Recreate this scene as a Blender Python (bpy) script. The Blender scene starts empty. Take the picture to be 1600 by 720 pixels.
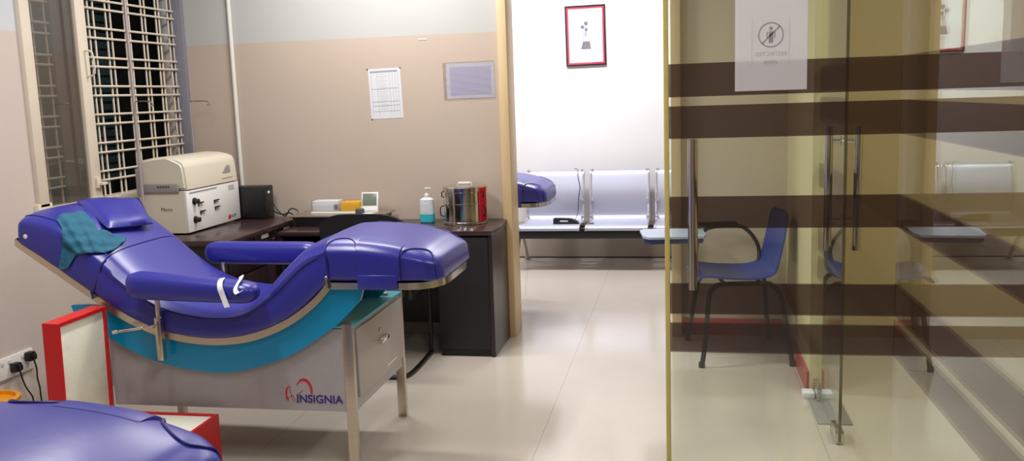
import bpy, bmesh, math, random
from mathutils import Vector, Matrix, Euler
random.seed(7)
PI = math.pi
COL = bpy.context.scene.collection
sc = bpy.context.scene

# ------------------------------------------------------------------ materials
def lin(c):
    return tuple((v/255/12.92 if v/255 <= .04045 else ((v/255+.055)/1.055)**2.4) for v in c) + (1,)

def mat(name, rgb, rough=.5, metal=0.0, noise=None, bump=None, spec=None, coat=0, emis=None, alpha=None, trans=None):
    m = bpy.data.materials.new(name); m.use_nodes = True
    nt = m.node_tree; b = nt.nodes['Principled BSDF']
    c = lin(rgb)
    b.inputs['Base Color'].default_value = c
    b.inputs['Roughness'].default_value = rough
    b.inputs['Metallic'].default_value = metal
    if spec is not None: b.inputs['Specular IOR Level'].default_value = spec
    if coat: b.inputs['Coat Weight'].default_value = coat; b.inputs['Coat Roughness'].default_value = .08
    if trans: b.inputs['Transmission Weight'].default_value = trans
    tc = nt.nodes.new('ShaderNodeTexCoord')
    if noise:   # (scale tuple, amount)
        mp = nt.nodes.new('ShaderNodeMapping'); mp.inputs['Scale'].default_value = noise[0]
        n = nt.nodes.new('ShaderNodeTexNoise'); n.inputs['Scale'].default_value = 1.0; n.inputs['Detail'].default_value = 5
        r = nt.nodes.new('ShaderNodeMapRange'); r.inputs['From Min'].default_value = .25; r.inputs['From Max'].default_value = .75
        r.inputs['To Min'].default_value = 1-noise[1]; r.inputs['To Max'].default_value = 1+noise[1]
        mx = nt.nodes.new('ShaderNodeVectorMath'); mx.operation = 'SCALE'; mx.inputs[0].default_value = c[:3]
        nt.links.new(tc.outputs['Object'], mp.inputs['Vector']); nt.links.new(mp.outputs[0], n.inputs['Vector'])
        nt.links.new(n.outputs['Fac'], r.inputs['Value']); nt.links.new(r.outputs[0], mx.inputs['Scale'])
        nt.links.new(mx.outputs[0], b.inputs['Base Color'])
    if bump:    # (scale, strength)
        n2 = nt.nodes.new('ShaderNodeTexNoise'); n2.inputs['Scale'].default_value = bump[0]; n2.inputs['Detail'].default_value = 4
        bp = nt.nodes.new('ShaderNodeBump'); bp.inputs['Strength'].default_value = bump[1]; bp.inputs['Distance'].default_value = .01
        nt.links.new(tc.outputs['Object'], n2.inputs['Vector']); nt.links.new(n2.outputs['Fac'], bp.inputs['Height'])
        nt.links.new(bp.outputs[0], b.inputs['Normal'])
    return m

def wall_mat(name, low, high, split, rough=.55):
    """two-tone painted wall, paint changes colour at height split"""
    m = bpy.data.materials.new(name); m.use_nodes = True
    nt = m.node_tree; b = nt.nodes['Principled BSDF']; b.inputs['Roughness'].default_value = rough
    b.inputs['Specular IOR Level'].default_value = .3
    g = nt.nodes.new('ShaderNodeNewGeometry'); s = nt.nodes.new('ShaderNodeSeparateXYZ')
    nt.links.new(g.outputs['Position'], s.inputs[0])
    n = nt.nodes.new('ShaderNodeTexNoise'); n.inputs['Scale'].default_value = 9; nt.links.new(g.outputs['Position'], n.inputs['Vector'])
    a = nt.nodes.new('ShaderNodeMath'); a.operation = 'MULTIPLY_ADD'; a.inputs[1].default_value = .008
    nt.links.new(n.outputs['Fac'], a.inputs[0]); nt.links.new(s.outputs['Z'], a.inputs[2])
    gt = nt.nodes.new('ShaderNodeMath'); gt.operation = 'GREATER_THAN'; gt.inputs[1].default_value = split+.004
    nt.links.new(a.outputs[0], gt.inputs[0])
    mx = nt.nodes.new('ShaderNodeMix'); mx.data_type = 'RGBA'
    mx.inputs['A'].default_value = lin(low); mx.inputs['B'].default_value = lin(high)
    nt.links.new(gt.outputs[0], mx.inputs['Factor'])
    n3 = nt.nodes.new('ShaderNodeTexNoise'); n3.inputs['Scale'].default_value = 2.2; n3.inputs['Detail'].default_value = 6
    nt.links.new(g.outputs['Position'], n3.inputs['Vector'])
    r = nt.nodes.new('ShaderNodeMapRange'); r.inputs['To Min'].default_value = .94; r.inputs['To Max'].default_value = 1.04
    nt.links.new(n3.outputs['Fac'], r.inputs['Value'])
    vm = nt.nodes.new('ShaderNodeVectorMath'); vm.operation = 'SCALE'
    nt.links.new(mx.outputs['Result'], vm.inputs[0]); nt.links.new(r.outputs[0], vm.inputs['Scale'])
    nt.links.new(vm.outputs[0], b.inputs['Base Color'])
    bp = nt.nodes.new('ShaderNodeBump'); bp.inputs['Strength'].default_value = .06; bp.inputs['Distance'].default_value = .02
    nt.links.new(n3.outputs['Fac'], bp.inputs['Height']); nt.links.new(bp.outputs[0], b.inputs['Normal'])
    return m

def floor_mat():
    m = bpy.data.materials.new('vitrified_tile'); m.use_nodes = True
    nt = m.node_tree; b = nt.nodes['Principled BSDF']
    b.inputs['Roughness'].default_value = .13; b.inputs['Specular IOR Level'].default_value = .6
    g = nt.nodes.new('ShaderNodeNewGeometry')
    mp = nt.nodes.new('ShaderNodeMapping'); mp.inputs['Location'].default_value = (.622, 20, 0)
    nt.links.new(g.outputs['Position'], mp.inputs['Vector'])
    br = nt.nodes.new('ShaderNodeTexBrick'); br.offset = 0
    br.inputs['Scale'].default_value = 1; br.inputs['Brick Width'].default_value = 1.2; br.inputs['Row Height'].default_value = 40
    br.inputs['Mortar Size'].default_value = .0012; br.inputs['Mortar Smooth'].default_value = .2
    br.inputs['Color1'].default_value = lin((198, 189, 178)); br.inputs['Color2'].default_value = lin((195, 186, 176))
    br.inputs['Mortar'].default_value = lin((150, 138, 124))
    nt.links.new(mp.outputs[0], br.inputs['Vector'])
    n = nt.nodes.new('ShaderNodeTexNoise'); n.inputs['Scale'].default_value = 1.6; n.inputs['Detail'].default_value = 8
    nt.links.new(g.outputs['Position'], n.inputs['Vector'])
    r = nt.nodes.new('ShaderNodeMapRange'); r.inputs['To Min'].default_value = .9; r.inputs['To Max'].default_value = 1.08
    nt.links.new(n.outputs['Fac'], r.inputs['Value'])
    vm = nt.nodes.new('ShaderNodeVectorMath'); vm.operation = 'SCALE'
    nt.links.new(br.outputs['Color'], vm.inputs[0]); nt.links.new(r.outputs[0], vm.inputs['Scale'])
    nt.links.new(vm.outputs[0], b.inputs['Base Color'])
    return m

def glass_mat(name, tint=(.93, .96, .92), bands=None, band_t=(.42, .37, .355), refl=.04, gloss=1.0, haze=0.0):
    """architectural pane: tinted see-through body with a Schlick reflection; bands = heights of dark film"""
    m = bpy.data.materials.new(name); m.use_nodes = True
    nt = m.node_tree; nt.nodes.clear(); N = nt.nodes.new; Lk = nt.links.new
    out = N('ShaderNodeOutputMaterial')
    lw = N('ShaderNodeLayerWeight'); lw.inputs['Blend'].default_value = .5
    pw = N('ShaderNodeMath'); pw.operation = 'POWER'; pw.inputs[1].default_value = 4.2; Lk(lw.outputs['Facing'], pw.inputs[0])
    ma = N('ShaderNodeMath'); ma.operation = 'MULTIPLY_ADD'; ma.inputs[1].default_value = (1-refl)*gloss; ma.inputs[2].default_value = refl
    Lk(pw.outputs[0], ma.inputs[0])
    tr = N('ShaderNodeBsdfTransparent'); tr.inputs[0].default_value = tint+(1,)
    body = tr
    if bands:
        g = N('ShaderNodeNewGeometry'); s = N('ShaderNodeSeparateXYZ'); Lk(g.outputs['Position'], s.inputs[0])
        tot = None
        for lo, hi in bands:
            a = N('ShaderNodeMath'); a.operation = 'GREATER_THAN'; a.inputs[1].default_value = lo; Lk(s.outputs['Z'], a.inputs[0])
            c = N('ShaderNodeMath'); c.operation = 'LESS_THAN'; c.inputs[1].default_value = hi; Lk(s.outputs['Z'], c.inputs[0])
            k = N('ShaderNodeMath'); k.operation = 'MULTIPLY'; Lk(a.outputs[0], k.inputs[0]); Lk(c.outputs[0], k.inputs[1])
            if tot is None: tot = k
            else:
                q = N('ShaderNodeMath'); q.operation = 'ADD'; Lk(tot.outputs[0], q.inputs[0]); Lk(k.outputs[0], q.inputs[1]); tot = q
        t2 = N('ShaderNodeBsdfTransparent'); t2.inputs[0].default_value = band_t+(1,)
        df = N('ShaderNodeBsdfDiffuse'); df.inputs[0].default_value = lin((84, 66, 60))
        m2 = N('ShaderNodeMixShader'); m2.inputs[0].default_value = .12; Lk(t2.outputs[0], m2.inputs[1]); Lk(df.outputs[0], m2.inputs[2])
        mm = N('ShaderNodeMixShader'); Lk(tot.outputs[0], mm.inputs[0]); Lk(tr.outputs[0], mm.inputs[1]); Lk(m2.outputs[0], mm.inputs[2])
        body = mm
    if haze:
        hz = N('ShaderNodeBsdfDiffuse'); hz.inputs[0].default_value = lin((190, 190, 180))
        mh = N('ShaderNodeMixShader'); mh.inputs[0].default_value = haze; Lk(body.outputs[0], mh.inputs[1]); Lk(hz.outputs[0], mh.inputs[2]); body = mh
    gl = N('ShaderNodeBsdfGlossy'); gl.inputs['Roughness'].default_value = .0; gl.inputs['Color'].default_value = (1, 1, 1, 1)
    mx = N('ShaderNodeMixShader'); Lk(ma.outputs[0], mx.inputs[0]); Lk(body.outputs[0], mx.inputs[1]); Lk(gl.outputs[0], mx.inputs[2])
    Lk(mx.outputs[0], out.inputs['Surface'])
    return m

BANDS = [(1.474, 1.585), (1.333, 1.443), (1.023, 1.133), (.719, .828), (.581, .686)]
M = dict(
    wall=wall_mat('two_tone_wall_paint', (184, 169, 156), (180, 181, 179), 1.882),
    wallL=wall_mat('two_tone_wall_paint_lit_side', (198, 186, 178), (196, 199, 203), 1.882),  # same paint as the back wall, with stronger lamplight mixed into the colour
    farwall=wall_mat('white_wall_paint', (196, 184, 170), (226, 224, 226), .34),
    tanwall=mat('tan_wall_paint', (198, 184, 164), .5, noise=((1.5, 1.5, .4), .06)),
    ceil=mat('ceiling_paint', (225, 225, 220), .8),
    floor=floor_mat(),
    cream=mat('cream_enamel_paint', (214, 203, 186), .35, noise=((6, 6, 6), .04)),
    jamb=mat('beige_door_frame_paint', (206, 180, 140), .4, noise=((20, 20, 3), .05)),
    creamwall=mat('cream_stub_paint', (206, 196, 156), .5, noise=((1.5, 1.5, .4), .05)),
    yellowwall=mat('yellow_corridor_paint', (186, 166, 124), .5, noise=((1.5, 1.5, .4), .06)),
    red_skirt=mat('red_skirting_tile', (168, 40, 44), .25),
    reveal=mat('grey_window_reveal', (126, 126, 138), .6),
    night=mat('dark_outside', (14, 15, 17), .8),
    louver=mat('dark_green_louver', (28, 50, 52), .4),
    brownpanel=mat('brown_shutter_board', (96, 78, 70), .6, noise=((8, 8, 2), .15)),
    glassw=glass_mat('tinted_window_glass', (.74, .71, .68), refl=.05, haze=.05),
    band_glass=glass_mat('banded_door_glass', (.935, .965, .925), BANDS, refl=.05),
    clear=glass_mat('clear_glass', (.95, .95, .95)),
    gedge=mat('glass_edge', (200, 186, 110), .2, noise=((3, 3, 9), .12)),
    gedge_dark=mat('glass_edge_dark', (96, 92, 62), .2),
    chrome=mat('polished_steel', (205, 200, 195), .14, 1.0),
    chromelight=mat('bright_steel', (215, 216, 222), .22, .8),
    steel=mat('brushed_steel', (196, 186, 172), .3, 1.0, noise=((4, 60, 60), .06)),
    seatsteel=mat('perforated_bench_steel', (186, 188, 206), .42, .55, bump=(260, .2)),
    gold=mat('steel_edge_rail', (205, 190, 170), .28, .9),
    blue=mat('blue_vinyl', (40, 41, 140), .33, noise=((5, 5, 5), .05), bump=(7, .10), spec=.6),
    pipe=mat('dark_blue_piping', (34, 32, 110), .4),
    teal=mat('turquoise_laminate', (0, 136, 186), .22),
    tealtop=mat('turquoise_cabinet_top', (92, 172, 190), .3),
    panel=mat('grey_white_laminate', (160, 155, 158), .35, noise=((40, 40, 40), .03)),
    drawer=mat('powder_coated_drawer', (172, 165, 162), .4),
    black=mat('black_plastic', (16, 16, 18), .4),
    blackfab=mat('black_mesh_fabric', (12, 12, 14), .8, bump=(300, .3)),
    wenge=mat('wenge_laminate', (58, 42, 44), .22, noise=((3, 40, 40), .18)),
    wengev=mat('wenge_laminate_panel', (44, 32, 35), .3, noise=((30, 30, 3), .18)),
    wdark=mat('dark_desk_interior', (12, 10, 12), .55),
    cloth=mat('teal_surgical_cloth', (30, 92, 118), .85, noise=((30, 30, 30), .1), bump=(60, .4)),
    tape=mat('white_tape', (225, 226, 232), .6),
    redbox=mat('red_painted_wood', (196, 20, 28), .35, noise=((5, 5, 5), .05)),
    lining=mat('cream_foam_lining', (226, 224, 208), .8, noise=((6, 6, 6), .07), bump=(20, .3)),
    white=mat('white_plastic', (224, 222, 216), .3),
    mface=mat('machine_front_white', (226, 226, 226), .3),
    mbeige=mat('machine_beige_body', (204, 197, 180), .4, noise=((3, 3, 3), .03)),
    polegrey=mat('satin_pole_steel', (176, 166, 170), .35, .35),
    grey=mat('grey_plastic', (140, 136, 134), .4),
    dgrey=mat('dark_grey_print', (70, 70, 76), .6),
    lcd=mat('grey_lcd', (112, 124, 112), .3),
    yellow=mat('yellow_label', (224, 170, 30), .5),
    orange=mat('orange_plastic', (226, 150, 20), .4),
    red=mat('red_print', (190, 24, 44), .4),
    pink=mat('pink_mat_board', (204, 48, 88), .5),
    navyprint=mat('navy_print', (46, 34, 120), .5),
    bluegel=mat('blue_gel', (60, 176, 196), .2),
    bottle=mat('clear_bottle_plastic', (206, 214, 220), .2),
    paper=mat('paper', (206, 208, 214), .7),
    paperlil=mat('lilac_paper', (188, 184, 204), .6),
    paperline=mat('faint_print', (150, 152, 162), .7),
    ghost=mat('show_through_print', (178, 176, 180), .8),
    plastic_cover=glass_mat('plastic_sleeve', (.96, .96, .97), refl=.09),
    chairblue=mat('blue_chair_plastic', (38, 66, 150), .28),
    tablet=mat('grey_laminate_tablet', (166, 178, 204), .25),
    tabletu=mat('navy_tablet_underside', (38, 48, 96), .5),
    sign=mat('sign_paper', (222, 220, 224), .7),
    pic=mat('picture_paper', (236, 240, 244), .15),
    picgrey=mat('picture_grey', (124, 116, 132), .4),
    frameblack=mat('black_frame_wood', (30, 24, 28), .25),
    bin=mat('bin_orange', (232, 158, 24), .35),
    pvc=mat('white_pvc_conduit', (214, 212, 206), .35),
)

def paper_mat(name, rgb, k):
    m = mat(name, rgb, .7); nt = m.node_tree; b = nt.nodes['Principled BSDF']
    t = nt.nodes.new('ShaderNodeBsdfTranslucent'); t.inputs[0].default_value = lin(rgb)
    x = nt.nodes.new('ShaderNodeMixShader'); x.inputs[0].default_value = k
    nt.links.new(b.outputs[0], x.inputs[1]); nt.links.new(t.outputs[0], x.inputs[2]); nt.links.new(x.outputs[0], nt.nodes['Material Output'].inputs['Surface'])
    return m
M['sign'] = paper_mat('sign_paper_translucent', (244, 242, 246), .5)
M['signprint'] = paper_mat('sign_print_through', (218, 214, 220), .5)
# ------------------------------------------------------------------ mesh helpers
def bm_new(): return bmesh.new()
def add_box(bm, x0, x1, y0, y1, z0, z1, bev=0, seg=2, mtx=None):
    t = bmesh.new()
    r = bmesh.ops.create_cube(t, size=1)
    for v in t.verts: v.co = Vector(((x0+x1)/2+v.co.x*(x1-x0), (y0+y1)/2+v.co.y*(y1-y0), (z0+z1)/2+v.co.z*(z1-z0)))
    if bev: bmesh.ops.bevel(t, geom=t.edges[:], offset=bev, segments=seg, affect='EDGES', profile=.5)
    if mtx: bmesh.ops.transform(t, matrix=mtx, verts=t.verts)
    merge(bm, t); return bm
def merge(bm, t):
    me = bpy.data.meshes.new('tmp'); t.to_mesh(me); t.free(); bm.from_mesh(me); bpy.data.meshes.remove(me)
def box(*a, **k): return add_box(bm_new(), *a, **k)
def smooth_path(pts, n=6, closed=False):
    pts = [Vector(p) for p in pts]; out = []; N = len(pts)
    for i in range(N-1):
        a, b, c, d = pts[max(i-1, 0)], pts[i], pts[i+1], pts[min(i+2, N-1)]
        for k in range(n):
            u = k/n
            out.append(.5*((2*b)+(-a+c)*u+(2*a-5*b+4*c-d)*u*u+(-a+3*b-3*c+d)*u**3))
    out.append(pts[-1]); return out
def add_tube(bm, pts, r, seg=10, smooth=0, rad=None, flat=None):
    pts = smooth_path(pts, smooth) if smooth else [Vector(p) for p in pts]
    n = len(pts); rings = []
    up = None
    for i, p in enumerate(pts):
        d = (pts[min(i+1, n-1)]-pts[max(i-1, 0)]).normalized()
        if up is None:
            up = Vector((0, 0, 1)) if abs(d.z) < .9 else Vector((0, 1, 0))
        s = d.cross(up).normalized(); up = s.cross(d).normalized()
        rr = r if rad is None else rad[i]
        ra, rb = (rr, rr) if flat is None else flat
        rings.append([bm.verts.new(p+s*ra*math.cos(2*PI*k/seg)+up*rb*math.sin(2*PI*k/seg)) for k in range(seg)])
    for a, b in zip(rings, rings[1:]):
        for k in range(seg): bm.faces.new((a[k], a[(k+1) % seg], b[(k+1) % seg], b[k]))
    bm.faces.new(rings[0][::-1]); bm.faces.new(rings[-1]); return bm
def tube(*a, **k): return add_tube(bm_new(), *a, **k)
def add_lathe(bm, prof, c, seg=32, axis='z'):
    rings = []
    for r, h in prof:
        ring = []
        for k in range(seg):
            a = 2*PI*k/seg
            if axis == 'z': p = (c[0]+r*math.cos(a), c[1]+r*math.sin(a), c[2]+h)
            elif axis == 'x': p = (c[0]+h, c[1]+r*math.cos(a), c[2]+r*math.sin(a))
            else: p = (c[0]+r*math.cos(a), c[1]-h, c[2]+r*math.sin(a))
            ring.append(bm.verts.new(p))
        rings.append(ring)
    for a, b in zip(rings, rings[1:]):
        for k in range(seg): bm.faces.new((a[k], a[(k+1) % seg], b[(k+1) % seg], b[k]))
    bm.faces.new(rings[0][::-1]); bm.faces.new(rings[-1]); return bm
def lathe(*a, **k): return add_lathe(bm_new(), *a, **k)
def add_prism(bm, poly, axis, a, b):
    """poly of 2D points; axis 'y': (x,z) extruded y a..b; 'x': (y,z); 'z': (x,y)"""
    def P(p, t):
        return {'y': (p[0], t, p[1]), 'x': (t, p[0], p[1]), 'z': (p[0], p[1], t)}[axis]
    A = [bm.verts.new(P(p, a)) for p in poly]; B = [bm.verts.new(P(p, b)) for p in poly]
    bm.faces.new(A[::-1]); bm.faces.new(B)
    n = len(poly)
    for i in range(n): bm.faces.new((A[i], A[(i+1) % n], B[(i+1) % n], B[i]))
    return bm
def prism(*a): return add_prism(bm_new(), *a)
def add_strip(bm, top, bot, y0, y1):
    """solid between two polylines of (x,z), same count, extruded in y"""
    n = len(top)
    v = [[bm.verts.new((p[0], y, p[1])) for p in L] for y in (y0, y1) for L in (top, bot)]
    a, b, c, d = v
    for i in range(n-1):
        bm.faces.new((a[i], a[i+1], b[i+1], b[i])); bm.faces.new((c[i+1], c[i], d[i], d[i+1]))
        bm.faces.new((a[i+1], a[i], c[i], c[i+1])); bm.faces.new((b[i], b[i+1], d[i+1], d[i]))
    bm.faces.new((a[0], b[0], d[0], c[0])); bm.faces.new((b[-1], a[-1], c[-1], d[-1]))
    return bm
def link(name, bm, m, parent=None, off=None, sm=30):
    if off is not None:
        o_ = Vector(off)
        for v in bm.verts: v.co -= o_
    bmesh.ops.recalc_face_normals(bm, faces=bm.faces)
    me = bpy.data.meshes.new(name); bm.to_mesh(me); bm.free()
    for p in me.polygons: p.use_smooth = True
    me.set_sharp_from_angle(angle=math.radians(sm))
    me.materials.append(M[m] if isinstance(m, str) else m)
    o = bpy.data.objects.new(name, me); COL.objects.link(o)
    if parent: o.parent = parent
    return o
class Thing:
    """an Empty at the thing's base; parts are given in room coordinates unless local=True"""
    def __init__(s, name, label, cat, base=(0, 0, 0), rz=0, group=None, local=False, kind=None):
        o = bpy.data.objects.new(name, None); COL.objects.link(o); o.location = base; o.rotation_euler = (0, 0, rz)
        o.empty_display_size = .1
        if label: o['label'] = label
        if cat: o['category'] = cat
        if group: o['group'] = group
        if kind: o['kind'] = kind
        s.o = o; s.base = None if local else base
    def part(s, name, bm, m, parent=None, sm=30, label=None):
        p = link(name, bm, m, parent or s.o, s.base, sm)
        if label: p['label'] = label
        return p
def single(name, bm, m, label, cat, group=None, sm=30, base=None):
    if base is None:
        xs = [v.co for v in bm.verts]
        base = Vector(((min(p.x for p in xs)+max(p.x for p in xs))/2, (min(p.y for p in xs)+max(p.y for p in xs))/2, min(p.z for p in xs)))
    o = link(name, bm, m, None, base, sm); o.location = base
    o['label'] = label; o['category'] = cat
    if group: o['group'] = group
    return o
def struct(name, bm, m, parent=None):
    o = link(name, bm, m, parent)
    if not parent: o['kind'] = 'structure'
    return o
def copy_tree(o, parent=None):
    c = o.copy(); COL.objects.link(c); c.parent = parent
    for ch in list(o.children): copy_tree(ch, c)
    return c
def text_part(name, body, size, loc, rot, m, parent, align='LEFT', ext=.0004, sx=1, bold=0):
    cu = bpy.data.curves.new(name, 'FONT'); cu.body = body; cu.size = size; cu.extrude = ext; cu.align_x = align; cu.offset = bold
    cu.materials.append(M[m]); o = bpy.data.objects.new(name, cu); COL.objects.link(o)
    dg = bpy.context.evaluated_depsgraph_get(); me = bpy.data.meshes.new_from_object(o.evaluated_get(dg)); bpy.data.objects.remove(o); bpy.data.curves.remove(cu)
    me.transform(Matrix.Diagonal((sx, 1, 1, 1)))
    o = bpy.data.objects.new(name, me); COL.objects.link(o)
    o.location = loc; o.rotation_euler = rot; o.parent = parent
    return o

# ------------------------------------------------------------------ camera (eye height 1.5 m, solved from the room's vanishing points)
F_PX, YAW, PIT, ROL = 1418.2, .18876, .14807, -.03335
cy_, sy_, cp_, sp_ = math.cos(YAW), math.sin(YAW), math.cos(PIT), math.sin(PIT)
fwd = Vector((-sy_*cp_, cy_*cp_, -sp_)); rt = Vector((cy_, sy_, 0)); up0 = rt.cross(fwd)
r2 = math.cos(ROL)*rt+math.sin(ROL)*up0; u2 = -math.sin(ROL)*rt+math.cos(ROL)*up0
cam = bpy.data.cameras.new('camera'); cam.sensor_width = 36; cam.sensor_fit = 'HORIZONTAL'; cam.lens = F_PX/1600*36
cam.clip_start = .05
co = bpy.data.objects.new('camera', cam); COL.objects.link(co)
mw = Matrix((r2, u2, -fwd)).transposed().to_4x4(); mw.translation = (0, 0, 1.5); co.matrix_world = mw
sc.camera = co

# ------------------------------------------------------------------ the room
XL, YB, H = -3.159, 5.5, 2.85
struct('floor', box(-4.6, 3.2, -1.7, 8.4, -.06, 0), 'floor')
struct('ceiling', box(-4.6, 3.2, -1.7, 8.4, H, H+.06), 'ceil')
WY0, WY1, WZ0, WZ1 = 3.985, 5.47, 1.0, 2.5
b = bm_new()
add_box(b, XL-.16, XL, -1.6, WY0, 0, H); add_box(b, XL-.16, XL, WY0, WY1, 0, WZ0)
add_box(b, XL-.16, XL, WY0, WY1, WZ1, H); add_box(b, XL-.16, XL, WY1, 5.62, 0, H)
struct('wall_left', b, 'wallL')
wall_back = struct('wall_back', box(XL, -1.085, YB, 5.62, 0, H), 'wall')
struct('wall_front', box(XL-.16, 3.0, -1.72, -1.6, 0, H), 'wall')
struct('wall_corridor', box(-.03, .64, 5.56, 5.68, 0, H), 'tanwall'); struct('wall_corridor_right', box(.64, 3.0, 5.56, 5.68, 0, H), 'yellowwall')
struct('wall_header', box(-1.085, -.03, 5.52, 5.64, 2.45, H), 'wall')
struct('wall_right', box(2.7, 2.85, -1.6, 5.6, 0, H), 'yellowwall'); struct('wall_waiting_right', box(2.7, 2.85, 5.6, 8.3, 0, H), 'farwall')
struct('wall_stub', box(.605, .672, 4.50, 5.56, 0, H), 'creamwall')
struct('wall_far', box(-4.5, 2.7, 8.2, 8.34, 0, H), 'farwall')
struct('wall_waiting_left', box(-4.5, -4.38, 5.62, 8.2, 0, H), 'farwall')
b = bm_new(); add_box(b, -1.092, -1.035, 5.44, 5.66, 0, 2.5, .004); add_box(b, -.07, -.012, 5.44+.06, 5.70, 0, 2.5, .004)
add_box(b, -1.092, -.012, 5.50, 5.66, 2.45, 2.52, .004)
struct('trim_1', b, 'jamb')
struct('baseboard_corridor', box(-.01, .605, 5.548, 5.56, 0, .105), 'red_skirt')
struct('baseboard_stub', box(.592, .605, 4.50, 5.548, 0, .105), 'red_skirt')
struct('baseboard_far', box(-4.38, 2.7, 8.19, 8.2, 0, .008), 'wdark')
struct('baseboard_back', box(-1.16, -1.092, 5.488, 5.5, 0, .10), 'red_skirt')

# closed black box added behind the window, keeps stray light out of the night
b = box(-3.95, -3.85, 3.2, 5.9, .2, 3.2); add_box(b, -3.85, XL-.165, 5.62, 5.70, .2, 3.2); add_box(b, -3.85, XL-.165, 3.2, 3.3, .2, 3.2); add_box(b, -3.85, XL-.165, 3.3, 5.62, .2, .28); add_box(b, -3.85, XL-.165, 3.3, 5.62, 3.1, 3.2)
struct('night_box', b, 'night')
b = bm_new()
for i in range(24):
    z = 1.05+i*.055
    add_box(b, -3.60, -3.585, 4.95, 5.36, z, z+.04)
struct('trim_2', b, 'louver')

# window with sliding glass and steel grille
w = Thing('window_1', 'cream steel window with sliding dark glass and double-bar grille in the left wall', None, (XL, 4.7, 1.0), kind='structure')
b = bm_new()
add_box(b, XL-.09, XL+.022, 3.972, 4.043, WZ0+.02, WZ1, .004)
add_box(b, XL-.09, XL+.022, 3.955, 4.06, WZ0-.09, WZ0+.04, .004)
add_box(b, XL-.10, XL+.012, 4.04, WY1, WZ0-.045, WZ0+.012, .004)
add_box(b, XL-.09, XL+.012, 4.04, WY1, WZ1-.05, WZ1, .004)
w.part('window_frame', b, 'cream')
w.part('reveal', box(XL-.10, XL+.004, 5.468, 5.4995, WZ0-.03, WZ1, .003), 'reveal')
g = bm_new()
VP = [4.165, 4.261, 4.306, 4.44, 4.486, 4.62, 4.666, 4.778, 4.82, 4.954, 5.0, 5.134, 5.171, 5.290, 5.325, 5.425, 5.47, 4.12]
HP = [1.101, 1.151, 1.256, 1.309, 1.415, 1.468, 1.573, 1.625, 1.733, 1.783, 1.891, 1.946, 2.052, 2.10, 2.21, 2.26, 2.37, 2.42]
for y in VP: add_tube(g, [(-3.226, y, WZ0-.03), (-3.226, y, WZ1)], .0062, 6)
for z in HP: add_tube(g, [(-3.214, 4.05, z), (-3.214, 5.485, z)], .0066, 6)
w.part('grille', g, 'cream')
w.part('window_pane', box(XL-.028, XL-.022, 4.04, 4.43, WZ0+.01, WZ1-.04), 'glassw')
w.part('shutter_board', box(XL-.045, XL-.037, 4.27, 4.45, WZ0+.01, WZ1-.04), 'brownpanel', label='brown board behind the sliding glass')
st = w.part('sash_stile', box(XL-.036, XL-.004, 4.425, 4.508, WZ0+.005, WZ1-.04, .003), 'cream')
w.part('sash_handle', tube([(XL-.01, 4.468, 1.81), (XL+.035, 4.478, 1.80), (XL+.035, 4.484, 1.69), (XL-.01, 4.474, 1.675)], .005, 8, smooth=3), 'cream', st)
b = box(XL-.01, XL+.012, 4.45, 4.475, 1.07, 1.13, .002); add_box(b, XL-.005, XL+.03, 4.465, 4.515, 1.085, 1.10, .002)
w.part('sash_latch', b, 'cream', st)

# ------------------------------------------------------------------ glass partition and its two leaves
def pull_handle(T, mk, z0=.818, z1=1.329, za=.945, zb=1.27):
    """mk(offset, z) -> point; bars on both faces of the leaf"""
    for s in (-1, 1):
        b = bm_new()
        add_tube(b, [mk(s*.052, z0), mk(s*.052, z1)], .0165, 20)
        add_tube(b, [mk(s*.004, za), mk(s*.05, za)], .009, 12)
        add_tube(b, [mk(s*.004, zb), mk(s*.05, zb)], .009, 12)
        add_tube(b, [mk(s*.005, za), mk(s*.010, za)], .017, 16)
        add_tube(b, [mk(s*.005, zb), mk(s*.010, zb)], .017, 16)
        T.part('door_handle', b, 'chrome')
d1 = Thing('door_1', 'open glass door leaf with dark bands and long steel pull facing the camera', None, (.7, 3.17, 0), kind='structure')
d1.part('door_pane', box(-.047, .6995, 3.165, 3.177, .012, 2.5), 'band_glass')
d1.part('edge_strip', box(-.064, -.047, 3.162, 3.180, .012, 2.5, .003), 'gedge', label='yellowed edge strip')
pull_handle(d1, lambda o, z: (.032, 3.171+o, z))
d1.part('patch_fitting', box(.56, .67, 3.155, 3.187, .008, .06, .003), 'chrome')
d2 = Thing('door_2', 'glass door leaf standing edge-on with pull bars on both faces', None, (.64, 4.5, 0), kind='structure')
d2.part('door_pane', box(.634, .646, 3.824, 4.49, .012, 2.5), 'band_glass')
d2.part('pane_edge', box(.634, .646, 3.82, 3.824, .012, 2.5), 'gedge_dark')
pull_handle(d2, lambda o, z: (.640+o*(1.02 if o < 0 else 1.2), 3.90, z))
d2.part('patch_fitting', box(.622, .658, 4.36, 4.49, .006, .075, .004), 'chrome')
d2.part('patch_fitting', box(.622, .658, 3.822, 3.96, .006, .06, .004), 'chrome')
b = box(.565, .62, 4.40, 4.475, 0, .03, .004); add_box(b, .66, .70, 4.40, 4.475, 0, .03, .004)
d2.part('pivot_cover', b, 'tape', label='white tape around the pivot')
struct('trim_3', box(.585, .735, 4.06, 4.40, 0, .004, .001), 'grey')
w2 = Thing('window_2', 'fixed glass partition with dark film bands on the right', None, (.706, 3.15, 0), rz=.012, kind='structure')
w2.part('window_pane', box(.700, .712, -1.6, 3.178, .02, 2.5), 'band_glass')
w2.part('floor_channel', box(.676, .716, -1.6, 3.15, 0, .022, .002), 'chrome')
b = box(.66, .73, -1.6, 4.5, 2.5, 2.56, .003); struct('trim_4', b, 'steel')
struct('wall_above_glass', box(.65, .74, -1.6, 5.56, 2.56, H), 'tanwall')

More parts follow.
